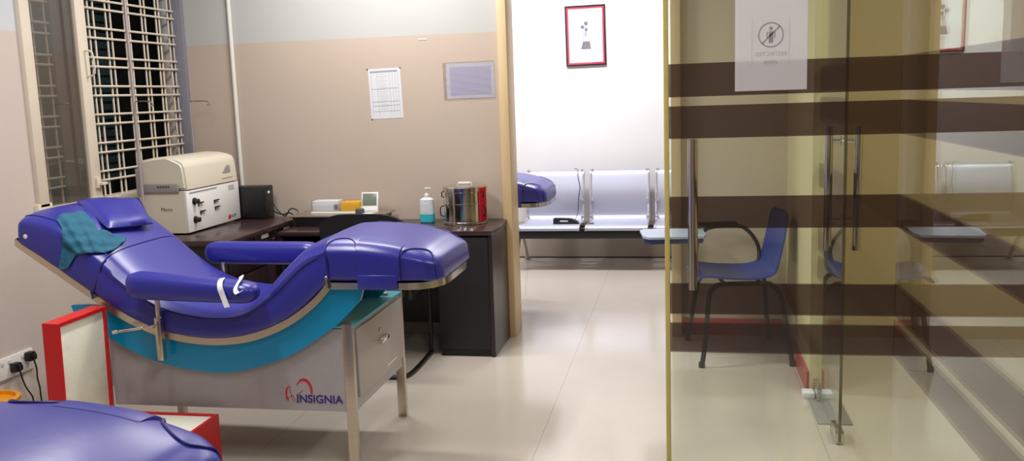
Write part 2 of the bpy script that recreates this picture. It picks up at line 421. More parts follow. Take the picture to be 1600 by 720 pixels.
# ------------------------------------------------------------------ donor couch
def lerp(a, b, t): return a+(b-a)*t
def cr(p, t):
    n = len(p)-1; i = min(int(t*n), n-1); u = t*n-i
    g_ = lambda k: p[max(0, min(n, k))]
    a, b, c, d = g_(i-1), g_(i), g_(i+1), g_(i+2)
    return [0.5*((2*b[k])+(-a[k]+c[k])*u+(2*a[k]-5*b[k]+4*c[k]-d[k])*u*u+(-a[k]+3*b[k]-3*c[k]+d[k])*u**3) for k in range(len(b))]
def surf(pairs, t, th, p=3.3, ridges=((.15, .12, .035),), out=0.0, sc_=1.0):
    bx, bz, tx, tz, n, f = cr(pairs, t)
    c, s = math.cos(th), math.sin(th)
    if s < 0 and p > 3.1: p = 10
    u = math.copysign(abs(c)**(2/p), c); v = math.copysign(abs(s)**(2/p), s)
    wd = 1.0
    if abs(u) > .6:
        for v0, sg, am in ridges: wd -= am*math.exp(-((v-v0)/sg)**2)
    cyy = (n+f)/2; hy = (f-n)/2*sc_+out
    hgt = math.hypot(tx-bx, tz-bz)
    k = .5+(v*sc_)*(.5+out/hgt)
    return Vector((lerp(bx, tx, k), cyy+hy*u*wd, lerp(bz, tz, k)))
def cushion(pairs, nt_=36, nth=48, e0=0, e1=0, off=None, **kw):
    """e0/e1: end rounding depth as share of the length"""
    bm = bm_new(); rings = []
    ts = [i/nt_ for i in range(nt_+1)]
    for t in ts:
        s = 1.0
        if e0 and t < e0: s = .66+.34*math.sqrt(max(0, 1-(1-t/e0)**2))
        if e1 and t > 1-e1: s = .80+.20*math.sqrt(max(0, 1-(1-(1-t)/e1)**2))
        ring = [surf(pairs, t, 2*PI*k/nth, sc_=s, **kw) for k in range(nth)]
        rings.append([bm.verts.new(p-Vector(off or (0, 0, 0))) for p in ring])
    for a, b_ in zip(rings, rings[1:]):
        for k in range(nth): bm.faces.new((a[k], a[(k+1) % nth], b_[(k+1) % nth], b_[k]))
    bm.faces.new(rings[0][::-1]); bm.faces.new(rings[-1])
    return bm
N_, F_ = 3.285, 3.895
BACK = [(-2.732, .955, -2.742, 1.04, 3.30, 3.88), (-2.71, .938, -2.69, 1.085, 3.288, 3.892), (-2.60, .868, -2.545, 1.06, N_, F_),
        (-2.50, .797, -2.42, .985, N_, F_), (-2.402, .735, -2.335, .915, N_, F_)]
SEAT = [(-2.402, .735, -2.330, .912, N_, F_), (-2.26, .645, -2.21, .805, N_, F_), (-2.12, .588, -2.10, .735, N_, F_), (-1.98, .560, -1.98, .70, N_, F_),
        (-1.84, .556, -1.85, .685, N_, F_), (-1.70, .580, -1.75, .70, N_, F_), (-1.56, .636, -1.665, .765, N_, F_), (-1.47, .695, -1.58, .85, N_, F_),
        (-1.40, .76, -1.49, .925, N_, F_), (-1.36, .795, -1.385, .965, N_, F_)]
FOOT = [(-1.360, .795, -1.38, .972, N_, F_), (-1.25, .795, -1.26, .972, N_, F_), (-1.12, .795, -1.12, .955, N_, F_), (-1.00, .795, -1.01, .924, 3.30, 3.885),
        (-.955, .792, -.965, .902, 3.315, 3.875), (-.922, .792, -.932, .886, 3.335, 3.86)]
BASE = (-1.9, 3.6, 0)
RAIL = [(-2.73, .955), (-2.713, .938), (-2.534, .818), (-2.396, .724), (-2.259, .638), (-2.119, .580), (-1.978, .552), (-1.836, .548), (-1.695, .571), (-1.553, .630), (-1.439, .711), (-1.366, .79)]
def make_couch(label, full=True):
    T = Thing('donor_couch', label, 'couch', BASE)
    # cushions
    bk = T.part('backrest', cushion(BACK, e0=.18), 'blue', sm=60)
    bm = bm_new(); add_lathe(bm, [(.012, 0), (.012, .004), (.008, .006)], (-2.685, 3.2935, .985), 20, 'y')
    T.part('button', bm, 'white', bk)
    st = T.part('seat', cushion(SEAT, nt_=54, ridges=((.22, .09, .045), (-.30, .09, .045), (.62, .07, .03))), 'blue', sm=60)
    ft = T.part('footrest', cushion(FOOT, e1=.34, ridges=((.0, .1, .02),)), 'blue', sm=60)
    # cover flaps hanging on the sides of the footrest
    for side in (0, 1):
        sl = bm_new(); G2 = []
        for lay in (0, 1):
            G2.append([[sl.verts.new(surf(FOOT, lerp(.215, .475, i/12), (lambda a: a if side == 0 else PI-a)(lerp(PI-.95, PI+.28, k/20)), out=.0005+(.0065 if lay == 0 else 0)*min(1, k/5), ridges=((.0, .1, .008),))) for k in range(21)] for i in range(13)])
            for a, b_ in zip(G2[-1], G2[-1][1:]):
                for k in range(20): sl.faces.new((a[k], a[k+1], b_[k+1], b_[k]))
        A_2, B_2 = G2
        for i in range(12):
            for k in (0, 20): sl.faces.new((A_2[i][k], A_2[i+1][k], B_2[i+1][k], B_2[i][k]))
        for k in range(20):
            for i in (0, 12): sl.faces.new((A_2[i][k], A_2[i][k+1], B_2[i][k+1], B_2[i][k]))
        if side == 0: add_box(sl, -1.243, -1.083, N_-.009, N_-.001, .772, .83, .002)
        else: add_box(sl, -1.243, -1.083, F_+.001, F_+.009, .772, .83, .002)
        T.part('footrest_flap', sl, 'blue', ft, sm=60)
    # piping arches on the sides
    for side in (0, 1):
        def A(t, th): return surf(FOOT, t, th if side == 0 else PI-th, out=.0015, ridges=((0, .1, .02),), sc_=1 if t < .66 else .80+.20*math.sqrt(max(0, 1-(1-(1-t)/.34)**2)))
        T.part('piping', tube([A(.012, PI+.25), A(.006, PI-.2), A(.02, PI-.62), A(.07, PI-.88), A(.14, PI-.9), A(.19, PI-.72), A(.215, PI-.35), A(.22, PI+.25)], .0028, 6, smooth=8), 'pipe', ft)
        T.part('piping', tube([A(.475, PI+.25), A(.48, PI-.3), A(.52, PI-.72), A(.62, PI-.95), A(.74, PI-.95), A(.83, PI-.72), A(.88, PI-.3), A(.885, PI+.25)], .0028, 6, smooth=8), 'pipe', ft)
    def SB(t): return 1 if t > .18 else .66+.34*math.sqrt(max(0, 1-(1-t/.18)**2))
    T.part('piping', tube([surf(BACK, .03, PI+.1, out=.002, sc_=SB(.03)), surf(BACK, .05, PI-.3, out=.002, sc_=SB(.05))]+[surf(BACK, t, PI-.72, out=.001, sc_=SB(t)) for t in (.12, .22, .35, .5, .65, .8, .97)], .0024, 6, smooth=5), 'pipe', bk)
    T.part('piping', tube([surf(SEAT, 0.0, PI*1.15-.08*i, out=.002) for i in range(14)], .0035, 6), 'pipe', st)
    T.part('side_seam', tube([surf(SEAT, t, PI-.17, out=-.001, ridges=((.22, .09, .045), (-.30, .09, .045), (.62, .07, .03))) for t in [.02+.026*i for i in range(37)]], .0028, 6), 'pipe', st)
    T.part('side_seam', tube([surf(SEAT, t, PI-.47, out=-.001, ridges=((.22, .09, .045), (-.30, .09, .045), (.62, .07, .03))) for t in [.30+.026*i for i in range(26)]], .0024, 6), 'pipe', st)
    # rail under the cushions
    path = smooth_path([(p[0], 0, p[1]+.006) for p in RAIL], 5)
    top = [(p.x, p.z+.012) for p in path]; bot = []
    for i, p in enumerate(path):
        d = (path[min(i+1, len(path)-1)]-path[max(i-1, 0)]).normalized(); bot.append((p.x+d.z*.018, p.z-d.x*.018))
    bm = add_strip(bm_new(), top, bot, 3.295, 3.885)
    T.part('rail', bm, 'gold', sm=40)
    bm = bm_new()
    corner = [(-1.36, 3.292), (-1.05, 3.292), (-.995, 3.303), (-.955, 3.335), (-.930, 3.38), (-.918, 3.44), (-.918, 3.72), (-.930, 3.79), (-.955, 3.84), (-.99, 3.875), (-1.05, 3.888), (-1.36, 3.888)]
    add_prism(bm, corner, 'z', .770, .797)
    T.part('footrest_frame', bm, 'chrome')
    bm = bm_new(); add_tube(bm, [(-1.366, 3.285, .775), (-1.372, 3.285, .815)], .007, 10); add_lathe(bm, [(.004, 0), (.009, .004), (.009, .01), (.004, .014)], (-1.372, 3.285, .812), 12)
    T.part('hinge_pin', bm, 'chrome')
    bm = bm_new(); add_tube(bm, [(-2.40, 3.283, .725), (-2.405, 3.283, .755)], .008, 10)
    T.part('hinge_pin', bm, 'chrome')
    # turquoise side boards
    upl = [(-2.530, .688), (-2.50, .690), (-2.40, .685), (-2.28, .628), (-2.119, .568), (-1.978, .540), (-1.836, .536), (-1.695, .559), (-1.553, .618), (-1.45, .690), (-1.385, .764), (-1.25, .772), (-1.235, .772)]
    lol = [(-2.515, .640), (-2.48, .620), (-2.38, .560), (-2.24, .484), (-2.119, .443), (-1.978, .418), (-1.836, .413), (-1.695, .442), (-1.553, .495), (-1.46, .549), (-1.385, .598), (-1.34, .632), (-1.25, .722)]
    def sm2(L): return [(q.x, q.z) for q in smooth_path([(p[0], 0, p[1]) for p in L], 5)]
    for y in (3.318, 3.850):
        T.part('side_board', add_strip(bm_new(), sm2(upl), sm2(lol), y, y+.018), 'teal')
    # cabinet
    bm = box(-2.40, -1.335, 3.338, 3.848, .254, .575)
    lo2 = [(p[0], .30) for p in lol[2:12]]; hi2 = [(p[0], p[1]+.03) for p in lol[2:12]]
    bm.free(); bm = bm_new()
    cpl = [(p[0], min(p[1], .598)) for p in sm2([(p[0], p[1]+.02) for p in lol[2:11]]+[(-1.335, .60)])]
    add_strip(bm, cpl, [(p[0], .254) for p in cpl], 3.338, 3.848)
    cab = T.part('cabinet', bm, 'panel', sm=40)
    T.part('cabinet_top', box(-1.60, -1.298, 3.336, 3.99, .601, .612, .002), 'tealtop')
    bm = box(-1.335, -1.306, 3.362, 3.975, .254, .595)
    T.part('end_frame', bm, 'panel')
    dr = T.part('drawer', box(-1.306, -1.297, 3.385, 3.97, .30, .585, .003), 'drawer')
    hb = box(-1.297, -1.280, 3.63, 3.73, .468, .475, .002); add_box(hb, -1.283, -1.279, 3.63, 3.73, .460, .475, .001)
    T.part('drawer_handle', hb, 'chrome', dr)
    T.part('lock', lathe([(.010, 0), (.010, .004), (.004, .006)], (-1.297, 3.655, .515), 16, 'x'), 'steel', dr)
    T.part('latch_plate', box(-1.2975, -1.294, 3.72, 3.86, .325, .332, .001), 'white', dr)
    for x, y in ((-1.322, 3.345), (-1.322, 3.995), (-2.42, 3.345), (-2.42, 3.90)):
        T.part('leg', box(x-.021, x+.021, y-.013, y+.013, 0, .618, .003), 'steel')
    T.part('stretcher', box(-2.42, -1.33, 3.88, 3.90, .60, .625, .002), 'steel')
    # support posts under backrest
    T.part('back_support', tube([(-2.48, 3.60, .62), (-2.50, 3.60, .80)], .02, 12), 'steel')
    # arms
    for yc, x0, x1, z0, z1, top0, top1 in ((3.222, -2.185, -1.635, .743, .730, .857, .810), (4.0, -2.275, -1.70, .737, .737, .846, .842)):
        pr = []
        n = 36
        for i in range(n+1):
            u = i/n; x = lerp(x0, x1, u)
            e = min(u, 1-u)
            k = min(1, e/.11); k = math.sqrt(max(0, 1-(1-k)**2))
            zc = lerp((z0+top0)/2, (z1+top1)/2, u); hh = lerp(top0-z0, top1-z1, u)/2*(.35+.65*k); hw = .056*(.45+.55*k)
            pr.append((x, zc-hh, x, zc+hh, yc-hw, yc+hw))
        ar = T.part('armrest', cushion(pr, nt_=72, nth=32, ridges=(), p=3.0), 'blue', sm=60)
        sy = -1 if yc < 3.6 else 1
        bm = bm_new()
        yo = yc-sy*0 if sy < 0 else yc-.06
        yb = 3.27 if sy < 0 else 3.915
        xb = -2.098 if sy < 0 else -2.15
        add_box(bm, xb-.009, xb+.009, yb-.006, yb+.006, .50, .76, .001)
        T.part('arm_post', bm, 'steel', ar)
        bm = bm_new(); add_box(bm, xb-.015, xb+.013, yb-.014, yb+.014, .475, .655, .003); add_box(bm, xb-.004, xb+.004, yb-.019, yb-.012, .49, .64, .001)
        br = T.part('arm_bracket', bm, 'steel', ar)
        if sy < 0:
            bm = bm_new(); add_tube(bm, [(xb-.005, 3.245, .628), (xb-.045, 3.235, .619), (xb-.13, 3.225, .607)], .0035, 8)
            add_tube(bm, [(xb-.055, 3.234, .617), (xb-.155, 3.222, .604)], .006, 10); add_tube(bm, [(xb-.155, 3.222, .604), (xb-.178, 3.219, .602)], .0095, 12)
            T.part('clamp_lever', bm, 'chrome', br)
        if sy > 0:
            pass
    # maker's lettering on the side panel
    rot = (PI/2, 0, 0); bs = Vector(BASE)
    text_part('lettering', 'INSIGNIA', .047, Vector((-1.557, 3.3365, .2885))-bs, rot, 'navyprint', cab, sx=1.02, bold=.0009)
    def crescent(outer, inner):
        return outer+inner[::-1]
    def arc(cx, cz, rx, rz, a0, a1, n=14): return [(cx+rx*math.cos(math.radians(lerp(a0, a1, i/n))), cz+rz*math.sin(math.radians(lerp(a0, a1, i/n)))) for i in range(n+1)]
    bm = bm_new()
    add_prism(bm, crescent(arc(-1.52, .338, .036, .052, 150, -12), arc(-1.524, .334, .031, .045, 150, -12)), 'y', 3.3365, 3.338)
    add_prism(bm, crescent(arc(-1.585, .322, .018, .034, 60, 240), arc(-1.582, .322, .014, .030, 60, 240)), 'y', 3.3365, 3.338)
    for a_, b_ in (((-1.586, .345), (-1.570, .288)), ((-1.604, .301), (-1.572, .318)), ((-1.572, .318), (-1.556, .285)), ((-1.552, .322), (-1.524, .340))):
        dx, dz = b_[0]-a_[0], b_[1]-a_[1]; L = math.hypot(dx, dz); nx, nz = -dz/L*.0011, dx/L*.0011
        add_prism(bm, [(a_[0]+nx, a_[1]+nz), (b_[0]+nx, b_[1]+nz), (b_[0]-nx, b_[1]-nz), (a_[0]-nx, a_[1]-nz)], 'y', 3.3368, 3.338)
    T.part('emblem', bm, 'red', cab)
    return T
couch = make_couch('blue donor couch with turquoise side and white tape on armrest, in the middle')
c2 = copy_tree(couch.o); c2.location = Vector(BASE)+Vector((.10, -2.385, 0)); c2['label'] = 'blue couch in the near left corner, only its foot end in view'
c3 = copy_tree(couch.o); c3.location = Vector(BASE)+Vector((.045, 2.50, 0)); c3['label'] = 'blue couch foot end seen through the doorway in front of the steel bench'
for o in (couch.o, c2, c3): o['group'] = 'blue donor couches'

# pillow on the backrest
def frame_at(pairs, t, th, out=0.0):
    p = surf(pairs, t, th, out=out); a = surf(pairs, min(1, t+.04), th, out=out)-surf(pairs, max(0, t-.04), th, out=out)
    b_ = surf(pairs, t, th+.1, out=out)-surf(pairs, t, th-.1, out=out)
    return p, a.normalized(), b_.normalized()
pw_c = [(-2.665, 3.60, 1.072), (-2.53, 3.86, 1.052), (-2.37, 3.70, .955), (-2.41, 3.435, .972)]
A0, A1, A2, A3 = [Vector(p) for p in pw_c]
bm = bm_new(); n = 18; nrm = (A1-A0).cross(A3-A0).normalized()
if nrm.z < 0: nrm = -nrm
def pil(u, v, s):
    q = (A0*(1-u)+A1*u)*(1-v)+(A3*(1-u)+A2*u)*v
    e = max(0, 1-(2*u-1)**4)**.5*max(0, 1-(2*v-1)**4)**.5
    return q+nrm*(.026+s*.027*e+.004*math.sin(5*u+3*v))
G = [[[bm.verts.new(pil(i/n, j/n, s)) for j in range(n+1)] for i in range(n+1)] for s in (1, -1)]
for s in (0, 1):
    for i in range(n):
        for j in range(n): bm.faces.new((G[s][i][j], G[s][i+1][j], G[s][i+1][j+1], G[s][i][j+1]))
bmesh.ops.remove_doubles(bm, verts=bm.verts, dist=.0005)
T = Thing('pillow', 'small blue vinyl pillow on the head end of the couch', 'pillow', tuple((A0+A2)/2))
T.part('pillow_case', bm, 'blue', sm=80)
pb = bm_new()
T.part('seam', add_tube(pb, [A0+nrm*.026, A1+nrm*.026, A2+nrm*.026, A3+nrm*.026, A0+nrm*.026], .0028, 6), 'pipe')

# cloth draped over the backrest side
poly = [(.47, 2.394), (.46, 2.194), (.49, 1.771), (.62, 1.838), (.72, 1.994), (.82, 1.838), (.89, 1.704), (.94, 1.816), (.985, 2.216), (.975, 2.305), (.83, 2.85), (.74, 3.12), (.64, 3.262), (.57, 2.639)]
def inside(x, y):
    c = False; j = len(poly)-1
    for i in range(len(poly)):
        xi, yi = poly[i]; xj, yj = poly[j]
        if (yi > y) != (yj > y) and x < (xj-xi)*(y-yi)/(yj-yi)+xi: c = not c
        j = i
    return c
bm = bm_new(); from mathutils import geometry
sub = []
pp = poly
for i in range(len(pp)):
    a, b_ = pp[i], pp[(i+1) % len(pp)]
    for k in range(5): sub.append((lerp(a[0], b_[0], k/5), lerp(a[1], b_[1], k/5)))
pts2 = [Vector((x, y)) for x, y in sub]
nb = len(pts2)
for i in range(1, 60):
    for j in range(1, 70):
        x = .45+.56*i/60; y = 1.68+1.62*j/70
        if inside(x, y) and inside(x+.008, y) and inside(x-.008, y) and inside(x, y+.02) and inside(x, y-.02): pts2.append(Vector((x, y)))
res_ = geometry.delaunay_2d_cdt(pts2, [(i, (i+1) % nb) for i in range(nb)], [], 1, 1e-6)
vs_t = []; vs_b = []
for v in res_[0]:
    wr = .0045*math.sin(v.x*38+v.y*5)*math.sin(v.y*7+v.x*9)+.0035*math.sin(v.y*16-v.x*30)
    vs_t.append(bm.verts.new(surf(BACK, v.x, v.y, out=.011+wr))); vs_b.append(bm.verts.new(surf(BACK, v.x, v.y, out=.008+wr)))
ed = {}
for f in res_[2]:
    try:
        bm.faces.new([vs_t[i] for i in f]); bm.faces.new([vs_b[i] for i in reversed(f)])
    except ValueError: continue
    for i in range(len(f)):
        e = (f[i], f[(i+1) % len(f)]); ed[tuple(sorted(e))] = ed.get(tuple(sorted(e)), 0)+1
for (a, b_), c in ed.items():
    if c == 1:
        try: bm.faces.new((vs_t[a], vs_t[b_], vs_b[b_], vs_b[a]))
        except ValueError: pass
single('draped_cloth', bm, 'cloth', 'crumpled teal cloth draped over the couch backrest beside the pillow', 'cloth', sm=80)

# white tape strips on the near armrest
def ribbon(pts, wv, th=.0012, smooth=5):
    bm = bm_new(); P = smooth_path(pts, smooth); wv = Vector(wv); n = len(P)
    ring = []
    for i, p in enumerate(P):
        d = (P[min(i+1, n-1)]-P[max(i-1, 0)]).normalized(); nn = d.cross(wv).normalized()*th
        ring.append([bm.verts.new(p+wv+nn), bm.verts.new(p-wv+nn), bm.verts.new(p-wv-nn), bm.verts.new(p+wv-nn)])
    for a, b_ in zip(ring, ring[1:]):
        for k in range(4): bm.faces.new((a[k], a[(k+1) % 4], b_[(k+1) % 4], b_[k]))
    bm.faces.new(ring[0]); bm.faces.new(ring[-1][::-1]); return bm
single('tape_strip', ribbon([(-1.778, 3.225, .827), (-1.765, 3.18, .822), (-1.755, 3.158, .80), (-1.745, 3.156, .77), (-1.728, 3.15, .728)], (.011, 0, .002)), 'tape',
       'longer white tape strip hanging over the side of the near armrest', 'tape')
single('tape_strip', ribbon([(-1.722, 3.262, .826), (-1.705, 3.24, .832), (-1.69, 3.20, .828), (-1.695, 3.165, .80), (-1.684, 3.155, .783), (-1.665, 3.15, .792)], (.007, .004, .004)), 'tape',
       'shorter curled white tape strip at the front tip of the near armrest', 'tape')

# ------------------------------------------------------------------ red case
T = Thing('red_wooden_case', 'open red wooden case with cream lining on the floor before the couch', 'case', (-2.1, 3.11, 0))
X0, X1, Y0, Y1, Z1 = -2.325, -1.865, 2.965, 3.262, .255
bm = bm_new(); t_ = .014
add_box(bm, X0, X1, Y0, Y1, 0, t_); add_box(bm, X0, X0+t_, Y0, Y1, t_, Z1); add_box(bm, X1-t_, X1, Y0, Y1, t_, Z1)
add_box(bm, X0+t_, X1-t_, Y0, Y0+t_, t_, Z1); add_box(bm, X0+t_, X1-t_, Y1-t_, Y1, t_, Z1)
T.part('case_body', bm, 'redbox')
T.part('foam_insert', box(X0+t_, X1-t_, Y0+t_, Y1-t_, t_, Z1-.006, .004), 'lining')
bm = bm_new(); LX0, LX1, LZ0, LZ1 = -2.405, -2.338, .262, .700
add_box(bm, LX0, LX0+.012, Y0, Y1, LZ0, LZ1); add_box(bm, LX0+.012, LX1, Y0, Y0+t_, LZ0, LZ1); add_box(bm, LX0+.012, LX1, Y1-t_, Y1, LZ0, LZ1)
add_box(bm, LX0+.012, LX1, Y0+t_, Y1-t_, LZ1-t_, LZ1); add_box(bm, LX0+.012, LX1, Y0+t_, Y1-t_, LZ0, LZ0+t_)
Rm = Matrix.Translation((-2.34, 0, .262)) @ Matrix.Rotation(math.radians(1.5), 4, 'Y') @ Matrix.Translation((2.34, 0, -.262))
bmesh.ops.transform(bm, matrix=Rm, verts=bm.verts)
ld = T.part('lid', bm, 'redbox')
bm = box(LX0+.012, LX1-.006, Y0+t_, Y1-t_, LZ0+t_, LZ1-t_, .005); bmesh.ops.transform(bm, matrix=Rm, verts=bm.verts)
T.part('lid_lining', bm, 'lining', ld)
for y in (3.0, 3.16): T.part('hinge', box(-2.345, -2.32, y, y+.05, .235, .275, .002), 'steel')
bm = box(X1, X1+.006, 3.03, 3.09, .165, .215, .001); add_tube(bm, [(X1+.006, 3.035, .205), (X1+.016, 3.04, .222), (X1+.016, 3.08, .222), (X1+.006, 3.085, .205)], .0035, 8)
T.part('latch', bm, 'chrome')

# ------------------------------------------------------------------ socket, plugs
T = Thing('wall_socket', 'white double switch socket plate low on the left wall', 'socket', (XL, 3.72, .30))
T.part('socket_plate', box(XL, XL+.012, 3.56, 3.818, .25, .352, .003), 'white')
for y in (3.60, 3.645, 3.735): T.part('switch', box(XL+.011, XL+.015, y, y+.018, .318, .338, .001), 'paper')
for i, (y, z, lb, ends) in enumerate(((3.672, .293, 'black plug and cord, the one nearer the camera in the wall socket', (3.70, .16)), (3.772, .318, 'black plug and cord, the one nearer the red case in the wall socket', (3.78, .15)))):
    T = Thing('power_plug', lb, 'plug', (XL+.012, y, z-.02), group='plugs in the wall socket')
    bm = bm_new(); add_box(bm, XL+.012, XL+.05, y-.022, y+.022, z-.02, z+.026, .008); add_box(bm, XL+.045, XL+.062, y-.012, y+.012, z-.012, z+.016, .005)
    T.part('plug_body', bm, 'black')
    e = 1 if i == 0 else .3
    T.part('cord', tube([(XL+.05, y, z-.015), (XL+.055, y+.005, z-.06), (XL+.05, y+.03*e, z-.11), (XL+.05, y+.06*e, z-.16), (XL+.05, y+.065*e, .10), (XL+.06, y+.065*e, .012), (XL+.10, y+.05*e, .008)], .0038, 8, smooth=6), 'black')
T = Thing('waste_bin', 'orange-yellow bin by the left wall, mostly hidden by near couch', 'bin', (-2.90, 3.22, 0))
T.part('bin_body', lathe([(.085, 0), (.095, .01), (.118, .285), (.112, .285), (.09, .02), (.05, .02)], (-2.90, 3.22, 0), 32), 'bin')
T.part('bin_rim', lathe([(.118, .283), (.126, .286), (.126, .300), (.108, .302), (.108, .285)], (-2.90, 3.22, 0), 32), 'bin')

# ------------------------------------------------------------------ table along the left wall
T = Thing('side_table', 'dark wenge table with drawers along the window wall', 'table', (-2.8, 4.9, 0))
T.part('tabletop', box(-3.15, -2.385, 4.42, 5.40, .752, .78, .002), 'wenge')
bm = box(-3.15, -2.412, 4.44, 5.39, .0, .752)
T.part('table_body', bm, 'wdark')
for (y0, y1) in ((4.45, 4.74), (4.75, 5.04), (5.05, 5.35)):
    dr = T.part('drawer', box(-2.412, -2.400, y0, y1, .57, .748, .002), 'wengev')
    T.part('drawer_lock', lathe([(.008, 0), (.008, .004)], (-2.400, y1-.04, .70), 14, 'x'), 'chrome', dr)
    T.part('drawer_label', box(-2.400, -2.3985, y0+.08, y0+.17, .724, .746), 'tape', dr, label='white sticker')
T.part('cabinet_door', box(-2.412, -2.400, 4.45, 4.89, .05, .56, .002), 'wengev'); T.part('cabinet_door', box(-2.412, -2.400, 4.90, 5.35, .05, .56, .002), 'wengev')

# machine on it
T = Thing('blood_bag_machine', 'boxy cream laboratory machine with black knobs on the side table', 'machine', (-3.0, 5.15, .78))
mx0, mx1, my0, my1 = -3.03, -2.737, 4.638, 5.20
ST = 5.255
bm = bm_new(); add_prism(bm, [(my0, .79), (ST, .79), (ST, 1.028), (my0, 1.028)], 'x', mx0, mx1-.012)
T.part('machine_body', bm, 'mbeige')
T.part('machine_front', box(mx1-.012, mx1, my0+.004, ST-.002, .79, 1.026, .004), 'mface', label='white front panel')
# hood
prof = [(mx0, 1.033), (mx0, 1.185), (mx0+.02, 1.202), (mx0+.10, 1.216), (mx0+.18, 1.211), (mx1-.055, 1.200), (mx1-.022, 1.184), (mx1-.009, 1.155), (mx1+.002, 1.033)]
bm = bm_new(); add_prism(bm, prof, 'y', my0+.004, ST-.004); bmesh.ops.bevel(bm, geom=[e for e in bm.edges if abs(e.verts[0].co.y-e.verts[1].co.y) < 1e-5], offset=.012, segments=3, affect='EDGES')
hood = T.part('hood', bm, 'mbeige', sm=50)
T.part('hood_catch', box(mx1-.085, mx1-.055, 4.90, 4.98, 1.190, 1.199, .002), 'grey', hood)
bm = bm_new()
for i in range(5): add_box(bm, mx1-.003, mx1+.0015, 5.07+.012*i, 5.165, 1.095+.010*i, 1.098+.010*i)
add_box(bm, mx1, mx1+.0025, 5.05, 5.18, 1.06, 1.063)
T.part('hood_print', bm, 'ghost', hood)
for z, ky in ((.962, 4.715), (.857, 4.712)):
    bm = bm_new(); add_lathe(bm, [(.021, 0), (.021, .006), (.015, .009), (.015, .028), (.013, .031)], (mx1, ky, z), 24, 'x'); T.part('knob', bm, 'black')
for y, z in ((4.775, .948), (4.79, .897), (4.955, .941), (4.96, .901)):
    bm = box(mx1, mx1+.012, y-.022, y+.03, z-.003, z+.003, .001); add_box(bm, mx1, mx1+.004, y-.02, y-.012, z-.02, z)
    T.part('tube_slot', bm, 'black')
T.part('nameplate', box(mx1, mx1+.002, 5.12, 5.19, .985, 1.012), 'ghost', label='beige label plate')
bm = bm_new(); add_prism(bm, [(5.095, .806), (5.120, .806), (5.120, .824), (5.109, .838), (5.102, .829), (5.095, .824)], 'x', mx1, mx1+.002)
T.part('logo', bm, 'red')
o = text_part('lettering', 'IACSP', .026, (mx1+.001+3.0, 5.124-5.15, .812-.78), (PI/2, 0, PI/2), 'dgrey', T.o)
o = text_part('lettering', 'Micro', .03, (-2.90+3.0, my0-.001-5.15, .915-.78), (PI/2, 0, 0), 'dgrey', T.o)
T.part('trim_line', box(mx1, mx1+.004, 4.67, 4.98, 1.014, 1.018), 'ghost')
# clamp bracket on the near end
bm = box(-3.01, -2.777, 4.622, 4.636, 1.022, 1.072, .003); cl = T.part('clamp_bracket', bm, 'grey')
bm = bm_new()
for i in range(5): add_box(bm, -2.90+.016*i, -2.89+.016*i, 4.619, 4.623, 1.05, 1.060, .001)
T.part('clamp_label', bm, 'dgrey', cl)
T.part('clamp_block', box(-3.028, -3.0, 4.618, 4.637, 1.01, 1.16, .003), 'grey', cl)

# IV poles
def iv_pole(x, y, zt, za, arm, lb, r):
    T = Thing('infusion_pole', lb, 'pole', (x, y, .78), group='infusion poles by the window')
    T.part('pole', tube([(x, y, .78), (x, y, zt)], r, 12), 'polegrey')
    T.part('pole_base', lathe([(.02, 0), (.02, .012), (.01, .02)], (x, y, .78), 20), 'grey')
    p = [(x, y, za), (x+.02, y, za+.004), (x+arm-.02, y, za+.002), (x+arm, y, za-.004), (x+arm+.012, y, za-.018), (x+arm+.004, y, za-.026), (x+arm-.008, y, za-.02)]
    T.part('hook', tube(p, .0038, 8, smooth=3), 'chrome')
iv_pole(-2.985, 4.604, 2.2, 1.53, .105, 'tall steel infusion pole with hook before the window grille', .009)
iv_pole(-3.068, 5.335, 1.527, 1.524, .125, 'shorter steel infusion pole with hook at the right edge of window', .004)

# UPS
T = Thing('power_backup_unit', 'black box power unit with cables on the side table behind the machine', 'power unit', (-2.68, 5.28, .78))
T.part('unit_case', box(-2.80, -2.573, 5.270, 5.392, .78, .985, .006), 'black')
T.part('unit_grille', box(-2.79, -2.580, 5.262, 5.271, .79, .975, .003), 'black')
T.part('unit_label', box(-2.5735, -2.571, 5.31, 5.34, .938, .952, .0005), 'white')  # small white label on the side of the unit
single('power_cable', tube([(-2.568, 5.37, .87), (-2.54, 5.36, .83), (-2.48, 5.34, .79), (-2.44, 5.34, .835), (-2.39, 5.33, .825), (-2.372, 5.30, .785), (-2.369, 5.28, .752), (-2.374, 5.29, .775), (-2.43, 5.31, .812), (-2.50, 5.34, .80), (-2.568, 5.36, .82)], .004, 8, smooth=6), 'black',
       'black cable looping over the end of the side table', 'cable')

# ------------------------------------------------------------------ desk along the back wall
T = Thing('writing_desk', 'dark wenge desk against the beige back wall beside the doorway', 'desk', (-1.75, 5.22, 0))
T.part('desktop', box(-2.365, -1.068, 4.965, 5.492, .718, .743, .002), 'wenge')
T.part('side_panel', box(-1.095, -1.072, 4.985, 5.485, 0, .718), 'wengev')
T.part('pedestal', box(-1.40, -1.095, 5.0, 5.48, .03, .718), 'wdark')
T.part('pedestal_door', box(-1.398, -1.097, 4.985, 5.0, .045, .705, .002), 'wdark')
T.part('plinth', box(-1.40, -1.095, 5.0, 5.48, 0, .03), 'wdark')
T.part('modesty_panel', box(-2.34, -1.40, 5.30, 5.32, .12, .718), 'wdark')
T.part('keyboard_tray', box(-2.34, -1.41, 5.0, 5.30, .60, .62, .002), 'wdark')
T.part('side_panel', box(-2.36, -2.34, 4.985, 5.485, 0, .718), 'wengev')

